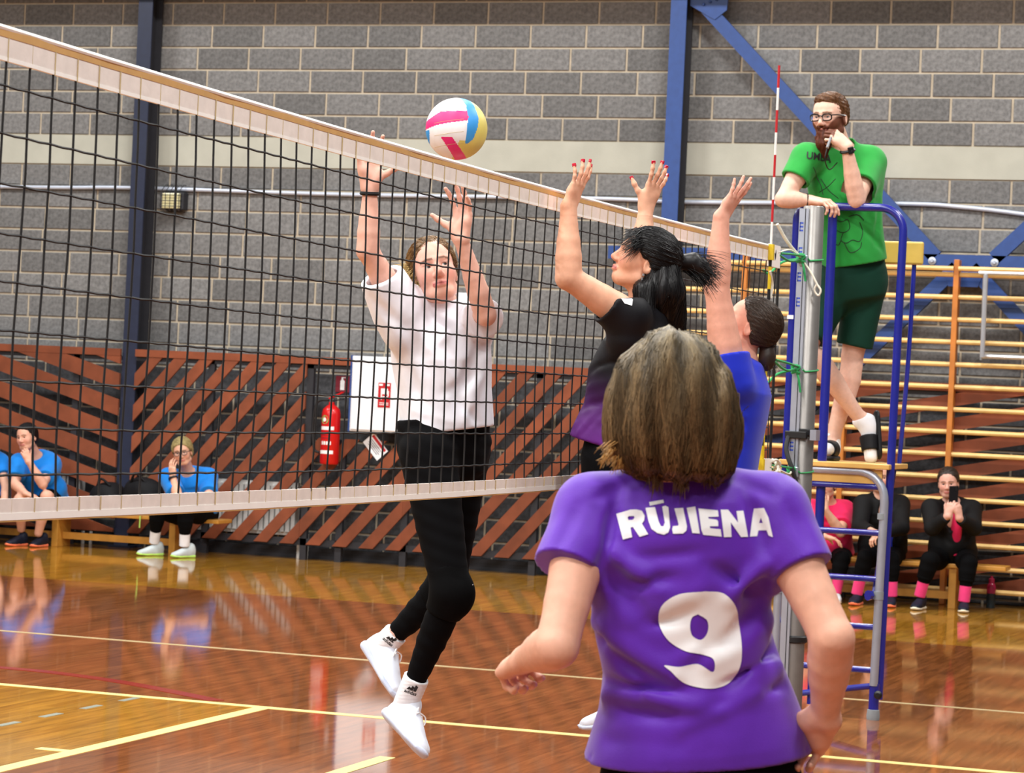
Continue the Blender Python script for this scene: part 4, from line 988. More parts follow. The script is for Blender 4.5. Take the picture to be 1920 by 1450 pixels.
# ------------------------------------------------------------------ hair helpers
def cap_hair(parent, L, A, hs, base, n=900, top=.010, jitter=.18, line=.055, back=-.075, comb=(0, -1, -.25), length=.07, seed=1, sd=.2, name='hair', res=.004, front=.062, side_z=.0, strand_r=.0011, extra=None, bend=0):
    """hair lying on the skull behind a hairline; comb is the lie in head axes"""
    r = np.random.default_rng(seed); s = SDF(); E = lambda p, q, k=.02, mode='add': s.ell(L(*p), V(*q)*hs, A, k*hs, mode)
    E((0, -.020, .034), (.078+top*.8, .098+top, .085+top)); E((0, -.035, -.02), (.070+top*.6, .075+top, .07), .03)
    if extra: extra(s)
    X, Y, Z = A
    s.cut(L(0, front, .06), Y*.8-Z*.62+Y*.0, .012)
    s.ell(L(0, .075, -.04), V(.085, .085, .078)*hs, A, .012, 'sub')
    for q in (-1, 1): s.ell(L(q*.085, .012, -.035), V(.03, .034, .045)*hs, A, .012, 'sub')
    s.cut(L(0, -.02, back), -Z*.9-Y*.35, .012)
    s.disp(lambda x, y, z: .0012*np.sin(x*310)*np.sin(y*290)+.001*np.sin(z*350+x*100))
    v, f = poly_mesh(s, (), res); base = np.array(base); cv = np.tile(base*V(.75, .75, .75, 1), (len(v), 1)); cv[:, :3] *= (1+.2*np.sin(v@nrm(X+.3*Y)*420))[:, None]
    ob = mesh_obj(name, v, f, 'hair', parent, cv)
    d = nrm(X*comb[0]+Y*comb[1]+Z*comb[2]); P = v[r.integers(0, len(v), n)]; K = 7
    jit = r.normal(0, jitter, (n, 3))
    W = surf_walk(s, P, lambda p, i: d[None, :]+jit, K, length/K, .0014)
    strands('hair_strands', W, strand_r, tint(base, n, sd, r), 'hair', ob); return s, ob
def loose(parent, starts, dirs, L_, n, base, r0=.0009, seed=3, grav=.35, spread=.25, K=8, sd=.25, curl=.0, name='loose_hair'):
    r = np.random.default_rng(seed); S = []
    for i in range(n):
        k = r.integers(0, len(starts)); p = V(*starts[k])+r.normal(0, .006, 3); d = nrm(nrm(dirs[k])+r.normal(0, spread, 3)); l = L_*r.uniform(.5, 1.1); q = [p]; cv = r.normal(0, curl+1e-9, 3)
        for j in range(K-1): p = p+d*l/(K-1); d = nrm(d+V(0, 0, -grav/(K-1))+cv/(K-1)); q.append(p)
        S.append(q)
    return strands(name, np.array(S), r0, tint(base, n, sd, r), 'hair', parent)
def glasses(parent, L, lens_w=.023, lens_h=.018, r=.0022, m='glasses'):
    g = MB(); e = None
    for q in (-1, 1):
        g.tube([L(q*.033+lens_w*math.copysign(abs(math.cos(t))**.7, math.cos(t)), .099-.25*abs(abs(q*.033+lens_w*math.cos(t))-.033), -.002+lens_h*math.copysign(abs(math.sin(t))**.7, math.sin(t))) for t in np.linspace(0, 2*math.pi, 25)], r, 6)
        g.tube([L(q*.056, .095, .008), L(q*.075, .06, .008), L(q*.082, -.01, .002)], r, 6)
    g.tube([L(-.011, .101, .004), L(0, .104, .007), L(.011, .101, .004)], r, 6)
    o = g.build('glasses', m, parent, smooth=True)
    for q in (-1, 1): MB().add([L(q*.033+lens_w*math.cos(t), .0985, -.002+lens_h*math.sin(t)) for t in np.linspace(0, 2*math.pi, 20, endpoint=False)], [tuple(range(20))]).build('lens', 'glass_lens', o)
    return o
def ring(name, a, b, r, th, m, parent, w=None):
    """bracelet or watch band round a forearm"""
    a = V(*a); d = nrm(V(*b)-a); x = nrm(np.cross(d, V(.3, .5, .8))); y = np.cross(d, x); w = w or th
    return MB().tube([a+r*(math.cos(t)*x+math.sin(t)*y) for t in np.linspace(0, 2*math.pi, 25)], th, 6).build(name, m, parent, smooth=True)

# ================================================================== player in white, jumping behind the net
def player_white():
    F = Fig('woman in a white T-shirt and black leggings jumping behind the net', PG(800, 1330))
    lat = -nrm(cR*.93+cF*.37); J = lambda u, v, d: PD(u, v, d)
    pel, nb = J(833, 838, 9.32), J(820, 568, 9.33)
    shR, shL = J(743, 566, 9.20), J(893, 588, 9.42)
    elR, wrR = J(690, 470, 9.10), J(694, 352, 9.08); elL, wrL = J(910, 590, 9.14), J(864, 448, 9.06)
    b = F.b
    torso_prims(b, pel, nb, lat, sx=.9)
    for s_ in (shR, shL): b.cap(nb-V(0, 0, .03), s_, .045, .05, .04)
    arm_prims(b, shR, elR, wrR, .95); arm_prims(b, shL, elL, wrL, .95)
    hR, kR, aR = J(803, 855, 9.2), J(846, 1112, 9.08), J(765, 1310, 9.20)
    hL, kL, aL = J(866, 850, 9.42), J(838, 1098, 9.42), J(722, 1208, 9.52)
    leg_prims(b, hR, kR, aR, .9); leg_prims(b, hL, kL, aL, .9)
    f = nrm(-cF*.93+cR*.10+V(0, 0, .22)); up = nrm(cU*.97-cR*.20)
    L, A = F.head(J(814, 510, 9.27), f, up, 1.04, neck=nb, wx=.91, look=nrm(-cF*.8+cR*.35+cU*.45), res=.0024, brow=srgb(96, 66, 44), lip=srgb(204, 110, 108), neck_r=.046)
    F.hand(wrR, cU*.97-cR*.05-cF*.12, -cF*.9+cR*.2, 1, sc=1.0, curl=[(.15, .25, .2), (.1, .2, .2), (.15, .25, .2), (.25, .3, .2)], spread=.16, thumb=(1.05, .15))
    F.hand(wrL, cU*.95+cR*.06, -cF*.75-cR*.55, -1, sc=1.0, curl=[(.30, .25, .2), (.18, .25, .2), (.2, .3, .2), (.35, .35, .25)], spread=.17, thumb=(1.0, .2))
    F.skin = srgb(226, 176, 158); F.finish(.007)
    # T-shirt
    s = SDF(); X, Y, Z = torso_axes(pel, nb, lat)
    s.loft(pel, (X, Y, Z), [(.045, -.008, .01, .165, .14), (.10, -.008, .01, .162, .142), (.20, -.004, .012, .160, .138), (.30, 0, .012, .170, .142), (.40, -.004, .004, .172, .128), (.46, 0, 0, .150, .10), (.495, 0, -.004, .108, .08), (.525, 0, -.008, .078, .07)], 2.4, .03)
    slR = shR+(elR-shR)*.62; slL = shL+(elL-shL)*.80
    s.sleeve(shR+V(0, 0, -.03), slR, .080, .074, .05); s.cap(shR-V(0, 0, .10)+cR*.03, shR+(elR-shR)*.2, .07, .06, .06)
    s.sleeve(shL+V(0, 0, -.02), slL+V(0, 0, -.012), .070, .073, .04); s.cap(shL-V(0, 0, .10)-cR*.02, shL+V(0, 0, -.03), .065, .055, .05)
    s.cap(nb-Z*.02, shR, .062, .066, .03); s.cap(nb-Z*.02, shL, .062, .066, .03)
    rr = np.random.default_rng(4)
    FD = [(760, 600, 800, 690, .022, .010, 1), (790, 600, 850, 700, .02, .009, 1), (870, 600, 800, 660, .02, .008, -1), (905, 640, 850, 760, .022, .014, 1), (912, 670, 870, 790, .018, .012, -1), (900, 700, 830, 740, .018, .009, 1), (800, 640, 860, 720, .018, .008, -1), (765, 690, 800, 780, .022, .008, 1), (850, 740, 900, 795, .018, .009, 1), (830, 600, 880, 660, .02, .009, 1), (700, 560, 760, 620, .02, .009, 1), (780, 770, 850, 792, .014, .007, -1), (740, 600, 748, 680, .02, .008, -1), (880, 740, 905, 700, .014, .008, -1)]
    FD = [(hit(s, u0, v0, 8.8), hit(s, u1, v1, 8.8), w, dp, sg) for u0, v0, u1, v1, w, dp, sg in FD]
    for a_, b_, w, dp, sg in FD: s.fold(a_, b_, w*1.3, dp*1.15, sg)
    s.disp(wave(None, (1, 1, .5), .0035, 5))
    s.shell(.02)
    s.open_end(shR+V(0, 0, -.03), slR, .074, .02)
    s.cut(pel+Z*.055-X*.0, -Z*1-X*.06, .003); s.ell(nb+Z*.035+Y*.03, (.066, .062, .052), (X, Y, Z), .004, 'sub')
    sdf_obj('t_shirt', s, .0055, 'shirt_white', F.e)
    # leggings
    p = SDF(); torso_prims(p, pel, nb, -nrm(cR*.78+cF*.62), add=.012); leg_prims(p, hR, kR, aR, .98); leg_prims(p, hL, kL, aL, .98)
    p.ell(pel-Z*.06-Y*.03, (.13, .12, .11), (X, Y, Z), .05); p.cap(hR, kR, .094, .06, .03); p.cap(hL, kL, .094, .06, .03)
    p.cut(pel+Z*.10, Z)
    p.disp(lambda x, y, z: .0012*np.sin(z*120+x*40))
    e1, e2 = aR+(kR-aR)*.30, aL+(kL-aL)*.20
    dR, dL = nrm(aR-kR), nrm(aL-kL)
    p.ell(aR-dR*-.02, (.07, .07, .10), frame(nrm(np.cross(dR, V(.1, 1, .2))), dR), .004, 'sub'); p.ell(aL+dL*.005, (.07, .07, .075), frame(nrm(np.cross(dL, V(.1, 1, .2))), dL), .004, 'sub')
    lg = sdf_obj('leggings', p, .007, 'pants_black', F.e)
    for kk, hh, aa in ((kR, hR, aR), (kL, hL, aL)):
        q = SDF(); d1, d2 = nrm(hh-kk), nrm(aa-kk); fw = nrm(cR*.9-cF*.4)
        q.cap(kk+d1*.09, kk, .070, .070, .02); q.cap(kk, kk+d2*.085, .070, .063, .02); q.ell(kk+fw*.026+d2*.01, (.05, .058, .075), frame(fw, d1), .03)
        q.cut(kk+d1*.085, d1); q.cut(kk+d2*.08, d2); q.fold(kk+d1*.05-fw*.05+cF*-.05, kk+d1*.05+fw*.05-cF*.05, .015, .004, 1)
        sdf_obj('knee_pad', q, .006, 'kneepad', F.e)
    lg_ = kR+nrm(cR*.9-cF*.4)*.071+V(0, 0, .02)
    MB().add([lg_+cR*.010+cU*.012, lg_+cR*.002-cU*.004, lg_-cR*.02+cU*.012, lg_-cR*.003+cU*.004], [(0, 1, 3), (1, 2, 3)]).build('logo', 'print_white', F.e)
    # socks and shoes
    for kk, aa, ra in ((kR, aR, .085), (kL, aL, .06)):
        d = nrm(aa-kk); q = SDF(); q.cap(aa-d*ra, aa+d*.03, .045, .043, .02); q.cut(aa-d*ra, -d, .003); q.disp(lambda x, y, z: .0006*np.sin(z*500)); sk = sdf_obj('sock', q, .004, 'sock_white', F.e)
        c0 = aa-d*ra*.45-cF*.0495; ux = nrm(cR-d*(cR@d)); uz = -d
        g = MB()
        for i in range(3): g.add([c0+ux*(-.018+.012*i)+uz*(0), c0+ux*(-.008+.012*i), c0+ux*(-.002+.010*i)+uz*(.008+.006*i), c0+ux*(-.012+.010*i)+uz*(.012+.006*i)], [(0, 1, 2, 3)])
        o = g.build('sock_logo', 'dark_print', sk)
        me = text_mesh('adidas', .018, .0004); qx = decal('sock_text', me, c0-uz*.009, ux, uz, cF, q, 'dark_print', sk, .0008, .02)
    aa, hh, tt_ = aR, J(716, 1340, 9.22), J(789, 1424, 9.02)
    shoe(F.e, hh, tt_, aa-(hh+tt_)/2+V(0, 0, .0)+cR*.05, 'shoe_white', 'sole_white', .275, 'print_white', .004)
    hh, tt_ = J(674, 1207, 9.55), J(741, 1322, 9.40)
    shoe(F.e, hh, tt_, J(745, 1215, 9.5)-(hh+tt_)/2, 'shoe_white', 'sole_white', .27, 'print_white', .004)
    # hair
    base = srgb(128, 96, 58)
    s2, ob = cap_hair(F.e, L, A, 1.04, base, 2000, top=.007, comb=(.2, -1, -.35), length=.10, seed=11, sd=.28, front=.064)
    loose(F.e, [L(.072, .0, .02), L(.074, .0, -.01), L(.07, .0, -.035), L(.07, -.02, .04)], [nrm(-cR*.9-cU*.3-cF*.25), nrm(-cR*.95-cU*.1-cF*.3), nrm(-cR*.7-cU*.6-cF*.4), nrm(-cR*.85-cU*.4-cF*.2)], .075, 420, srgb(190, 162, 106), .0015, 12, .5, .3, curl=.6)
    loose(F.e, [L(.02, -.1, .02)], [-cU*.9-cR*.4+cF*.2], .16, 200, base, .0013, 13, .2, .18, name='ponytail')
    ring('wrist_band', wrR-nrm(wrR-elR)*.02, wrR, .029, .007, 'bag', F.e)
player_white()

# ================================================================== player in purple, number 9, seen from behind
def player_purple():
    F = Fig('woman in a purple shirt with the white number 9 seen from behind', PD(1300, 1440, 4.85)*V(1, 1, 0), skin=srgb(232, 176, 150))
    J = PD; lat = nrm(cR+cF*.02); b = F.b     # right-hand side of a person seen from behind
    pel, nb = J(1312, 1470, 4.86), J(1272, 890, 4.80)
    shL, shR = J(1106, 958, 4.80), J(1446, 958, 4.78)
    elL, wrL = J(1044, 1212, 4.67), J(985, 1236, 4.84); elR, wrR = J(1560, 1196, 4.68), J(1547, 1345, 4.78)
    torso_prims(b, pel, nb, lat)
    for s_ in (shL, shR): b.cap(nb-V(0, 0, .035), s_, .030, .040, .02)
    arm_prims(b, shL, elL, wrL, .98); arm_prims(b, shR, elR, wrR, .98)
    hs_ = [J(1228, 1500, 4.86), J(1398, 1500, 4.86)]
    legs = []
    for i, h in enumerate(hs_):
        x = (-1, 1)[i]; kn = V(h[0], h[1], .44)+cF*.14+cR*.05*x; an = V(h[0], h[1], .085)+cF*.0+cR*.09*x; kn[2] = .45; an[2] = .09
        leg_prims(b, h, kn, an, 1); legs.append((h, kn, an))
    L, A = F.head(J(1264, 768, 4.745), nrm(cF*.95-cR*.22), V(0, 0, 1), .95, neck=nb, fine=False, res=.005)
    F.hand(wrL, nrm(-cR*.22+cF*.75-cU*.16), nrm(cR*.55-cU*.8), -1, .003, sc=.98, curl=[(1.0, 1.3, .8), (1.0, 1.35, .8), (1.05, 1.35, .8), (1.1, 1.4, .8)], spread=.05, thumb=(.55, .5))
    F.hand(wrR, nrm(-cU*.55+cF*.62-cR*.3), nrm(-cR*.55-cF*.1-cU*.8), 1, .003, sc=.98, curl=[(.8, 1.1, .7), (.85, 1.2, .7), (.85, 1.2, .7), (.9, 1.2, .7)], spread=.06, thumb=(.6, .4))
    F.finish(.007)
    # shirt
    s = SDF(); X, Y, Z = torso_axes(pel, nb, lat); q = np.linalg.norm(nb-pel)
    W = lambda u0, u1, d=4.8: (u1-u0)/2*d/FPX
    # stations follow the outline: (photo row, left, right)
    rows_ = [(1442, 1093, 1536), (1400, 1104, 1520), (1330, 1122, 1496), (1260, 1128, 1470), (1200, 1118, 1452), (1150, 1112, 1450), (1090, 1112, 1456), (1030, 1112, 1462), (975, 1118, 1458), (935, 1140, 1430), (905, 1180, 1385), (880, 1212, 1345), (855, 1222, 1335)]
    st = []
    for v, u0, u1 in rows_:
        c_ = J((u0+u1)/2, v, 4.80); z_ = (c_-pel)@Z; st.append((z_, (c_-pel)@X, 0, W(u0, u1), 0))
    ry = [.150, .150, .138, .126, .116, .116, .118, .118, .112, .098, .084, .07, .066]; cy = [.01, .01, .008, 0, -.006, -.008, -.008, -.006, -.004, -.004, 0, 0, .004]
    st = [(z_, cx, cy[i], rx, ry[i]) for i, (z_, cx, _, rx, _) in enumerate(st)]
    s.loft(pel, (X, Y, Z), st, 2.25, .03)
    eL, eR = J(1066, 1064, 4.742), J(1502, 1070, 4.732)
    s.sleeve(shL, eL, .063, .060, .045); s.sleeve(shR, eR, .063, .060, .045); s.cap(nb-Z*.03, shL, .06, .06, .03); s.cap(nb-Z*.03, shR, .06, .06, .03)
    s.cap(shL+V(0, 0, -.05)+cR*.03, shL+(eL-shL)*.6+cR*.03, .05, .035, .05); s.cap(shR+V(0, 0, -.05)-cR*.03, shR+(eR-shR)*.6-cR*.03, .05, .035, .05)
    FD = [(1118, 1172, 1310, 1108, .022, .013, -1), (1122, 1200, 1290, 1150, .018, .012, 1), (1135, 1185, 1260, 1265, .02, .012, -1), (1145, 1225, 1240, 1285, .016, .012, 1), (1130, 1305, 1300, 1222, .016, .013, -1), (1140, 1280, 1275, 1298, .014, .012, 1), (1215, 1305, 1345, 1335, .015, .011, -1), (1150, 1330, 1260, 1345, .016, .008, 1),
        (1446, 1165, 1330, 1245, .02, .012, -1), (1455, 1210, 1345, 1300, .017, .014, 1), (1462, 1250, 1300, 1322, .016, .012, -1), (1470, 1285, 1330, 1330, .015, .010, 1), (1420, 1300, 1280, 1365, .014, .008, -1), (1440, 1100, 1395, 1195, .02, .014, 1), (1446, 1045, 1370, 1125, .018, .011, -1), (1430, 1130, 1360, 1210, .017, .011, 1),
        (1128, 1070, 1205, 1155, .02, .014, 1), (1142, 1030, 1235, 1105, .018, .010, -1), (1165, 1100, 1260, 1085, .016, .009, 1), (1330, 1060, 1440, 1130, .018, .010, 1), (1185, 1050, 1330, 1035, .018, .006, 1), (1395, 925, 1440, 1040, .014, .010, 1), (1160, 920, 1128, 1060, .014, .010, 1), (1380, 900, 1450, 930, .014, .006, 1), (1180, 905, 1110, 940, .014, .006, 1),
        (1140, 1390, 1330, 1400, .018, .005, 1), (1300, 1400, 1500, 1375, .018, .006, -1), (1480, 950, 1520, 1030, .015, .006, 1), (1080, 950, 1045, 1030, .015, .006, 1), (1110, 1420, 1510, 1408, .008, .003, 1)]
    FD = [(hit(s, u0, v0, 4.4), hit(s, u1, v1, 4.4), w, dp, sg) for u0, v0, u1, v1, w, dp, sg in FD]
    for a_, b_, w, dp, sg in FD: s.fold(a_, b_, w*1.15, dp*1.35, sg)
    s.disp(wave(None, (1, .3, 1), .0022, 21))
    s.shell(.018)
    s.cut(J(1312, 1428, 4.8), -Z-X*.035, .004); s.cut(nb+Z*.032, Z+Y*.35, .004)
    sh = sdf_obj('shirt', s, .0045, 'shirt_purple', F.e)
    # sleeve hems, lettering
    d = cF
    LET = [[[(95, 370), (240, 322), (300, 318), (360, 330), (390, 380), (385, 430), (360, 465), (425, 575), (335, 605), (265, 500), (240, 510), (258, 610), (160, 637)], [(212, 405), (225, 390), (280, 388), (285, 408), (265, 428), (222, 432)]],
           [[(440, 240), (590, 213), (597, 245), (447, 278)]],
           [[(400, 300), (500, 290), (535, 440), (560, 490), (585, 490), (600, 450), (575, 285), (610, 275), (640, 290), (655, 500), (635, 555), (590, 578), (520, 562), (460, 520), (430, 440)]],
           [[(703, 303), (795, 297), (833, 490), (825, 535), (790, 565), (685, 568), (675, 520), (685, 488), (735, 484), (745, 470)]],
           [[(833, 297), (925, 283), (968, 566), (888, 560)]],
           [[(957, 303), (1165, 325), (1172, 390), (1060, 393), (1065, 410), (1150, 422), (1165, 440), (1165, 490), (1075, 490), (1078, 510), (1190, 522), (1202, 600), (1005, 580), (985, 530)]],
           [[(1195, 318), (1275, 318), (1380, 455), (1365, 333), (1440, 330), (1485, 605), (1410, 607), (1300, 450), (1308, 605), (1225, 607)]],
           [[(1555, 310), (1655, 300), (1700, 400), (1742, 606), (1700, 590), (1680, 535), (1600, 540), (1585, 600), (1505, 603)], [(1625, 405), (1643, 460), (1607, 462)]]]
    k_ = 4.70/FPX; o = J(1302, 975, 4.70)
    def outline_mesh(loops):
        cu = bpy.data.curves.new('letter', 'CURVE'); cu.dimensions = '2D'; cu.fill_mode = 'BOTH'
        for lp in loops:
            sp = cu.splines.new('POLY'); sp.points.add(len(lp)-1); sp.use_cyclic_u = True
            for p_, c_ in zip(sp.points, lp): p_.co = (c_[0], c_[1], 0, 1)
        ob = bpy.data.objects.new('letter', cu); COL.objects.link(ob); dg = bpy.context.evaluated_depsgraph_get(); me = bpy.data.meshes.new_from_object(ob.evaluated_get(dg)); bpy.data.objects.remove(ob); return me
    for lt in LET:
        me = outline_mesh([[((1140+x/5.647-1302)*k_, -(900+y/5.647-975)*k_) for x, y in lp] for lp in lt]); decal('letter', me, o, cR, cU, d, s, 'print_white', sh, .0016, .01)
    # numeral nine: bold outline with a tail
    pts_o = [(0.012, .082), (.045, .076), (.066, .052), (.073, .018), (.075, -.02), (.070, -.055), (.050, -.082), (.015, -.089), (-.03, -.078), (-.055, -.055), (-.066, -.044), (-.040, -.048), (-.006, -.045), (.020, -.060), (.022, -.038), (.0, -.028), (-.030, -.020), (-.058, .0), (-.072, .03), (-.066, .060), (-.035, .079)]
    pts_i = [(-.002, .042), (.014, .030), (.014, .010), (.002, -.003), (-.013, .004), (-.017, .020), (-.013, .036)]
    cu = bpy.data.curves.new('nine', 'CURVE'); cu.dimensions = '2D'; cu.fill_mode = 'BOTH'
    for pts in (pts_o, pts_i):
        sp = cu.splines.new('POLY'); sm = [p[:2] for p in bez([V(*p, 0) for p in pts]+[V(*pts[0], 0)], 6)][:-1]; sp.points.add(len(sm)-1); sp.use_cyclic_u = True
        for p_, c_ in zip(sp.points, sm): p_.co = (c_[0]*.99, c_[1]*1.02, 0, 1)
    ob = bpy.data.objects.new('nine', cu); COL.objects.link(ob); dg = bpy.context.evaluated_depsgraph_get(); me = bpy.data.meshes.new_from_object(ob.evaluated_get(dg)); bpy.data.objects.remove(ob)
    decal('number_print', me, J(1306, 1188, 4.8), nrm(cR+cU*.05), nrm(cU-cR*.05), d, s, 'print_white', sh, .0016, .01)
    # shorts / leggings and shoes
    p = SDF(); torso_prims(p, pel, nb, lat, add=.012)
    for h, kn, an in legs: leg_prims(p, h, kn, an, 1.06)
    p.ell(pel-Y*.04-Z*.04, (.17, .13, .13), (X, Y, Z), .05); p.cut(pel+Z*.10, Z)
    for h, kn, an in legs: p.cutl(an+(kn-an)*.12, an-kn, .09, .15)
    sdf_obj('leggings', p, .009, 'pants_black', F.e)
    for h, kn, an in legs:
        t = V(an[0], an[1], .0); shoe(F.e, t-cF*.07*V(1, 1, 0), t+cF*.19*V(1, 1, 0), V(0, 0, 1), 'shoe_light', 'sole_cream', .265, 'print_white', .009)
    # bob haircut
    r = np.random.default_rng(31); h = SDF(); c0 = J(1262, 752, 4.74)
    hr = [(900, 1212, 1362), (884, 1168, 1378), (858, 1142, 1386), (820, 1136, 1389), (780, 1140, 1391), (740, 1146, 1386), (700, 1158, 1370), (665, 1180, 1345), (640, 1206, 1318), (624, 1232, 1292), (617, 1250, 1275)]
    ryh = [.085, .098, .108, .118, .124, .126, .124, .115, .100, .078, .05]; st = []
    for (v, u0, u1), y_ in zip(hr, ryh):
        c_ = J((u0+u1)/2, v, 4.72); st.append(((c_-c0)@V(0, 0, 1), (c_-c0)@nrm(cR*V(1, 1, 0)), .012, W(u0, u1, 4.72), y_))
    h.loft(c0, (nrm(cR*V(1, 1, 0)), nrm(cF*V(1, 1, 0)), V(0, 0, 1)), st, 2.1, .02)
    hb = SDF(); hb.ops = list(h.ops); hb.lo, hb.hi = h.lo, h.hi
    h.disp(lambda x, y, z: .0035*np.sin((x*cR[0]+y*cR[1])*95+2*np.sin(z*14))+.002*np.sin((x*cR[0]+y*cR[1])*210+z*25))
    v, f = poly_mesh(h, (), .0055)
    def hcol(z, n):
        t = np.clip((z-c0[2]+.14)/.26, 0, 1)[..., None]
        return srgb(104, 76, 46)*np.ones(4)*(1-t)+np.array(srgb(112, 98, 72))*t
    cv = np.array(hcol(v[:, 2], 0))*V(.55, .55, .55, 1)
    hair = mesh_obj('hair', v, f, 'hair', F.e, cv)
    n = 5200; top = c0+V(0, 0, .135)-cF*.01+cR*.005
    ang = r.uniform(0, 2*math.pi, n); rad = np.abs(r.normal(0, .05, n)); P = top+np.outer(np.cos(ang)*rad, nrm(cR))+np.outer(np.sin(ang)*rad*.8, nrm(cF*V(1, 1, 0)))-np.outer(rad*.3, V(0, 0, 1))
    half = r.random(n) < .62; k = int(half.sum()); P[half] = v[r.integers(0, len(v), k)]
    jit = r.normal(0, .10, (n, 3)); axis = c0*V(1, 1, 0)
    def dirf(p, i):
        out = (p*V(1, 1, 0)-axis); out /= np.linalg.norm(out, axis=1)[:, None]+1e-6
        hi = np.clip((p[:, 2]-c0[2]-.06)/.07, 0, 1)[:, None]
        sw = np.sin(p[:, 2:3]*38+jit[:, :1]*30)*.22
        return out*hi*1.3+V(0, 0, -1)*(1-.55*hi)+jit+sw*cR
    K = 13; ln = np.where(half, .10, .27)*r.uniform(.6, 1.1, n); Wk = surf_walk(h, P, dirf, K, (ln/K)[:, None], .0016)
    lift = (r.random(n)*.004)[:, None]; g = h.grad(Wk[:, 5]); Wk = Wk+(g*lift)[:, None, :]*np.linspace(0, 1, K)[None, :, None]
    clump = np.sin(Wk[:, 6]@nrm(cR)*130+1.7*np.sin(Wk[:, 6, 2]*9))*.5+.5
    C = np.array(hcol(Wk[..., 2], 0)); C[..., :3] *= (np.clip(r.normal(1, .16, n), .5, 1.6)*(.45+.95*clump**1.3))[:, None, None]
    C[..., 3] = 1; strands('hair_strands', Wk, .0011*r.uniform(.7, 1.5, n), C, 'hair', hair, .5)
    loose(hair, [J(1150, 835, 4.70), J(1146, 850, 4.68), J(1160, 862, 4.70)], [-cR*.8-cU*.45, -cR*.6-cU*.7, -cR*.3-cU], .026, 90, srgb(170, 126, 66), .0011, 33, .2, .22, curl=.3)
    loose(hair, [J(1230, 885, 4.69), J(1280, 888, 4.68), J(1330, 880, 4.69)], [-cU, -cU-cR*.1, -cU+cR*.1], .035, 240, srgb(84, 58, 36), .0011, 34, .1, .2)
player_purple()

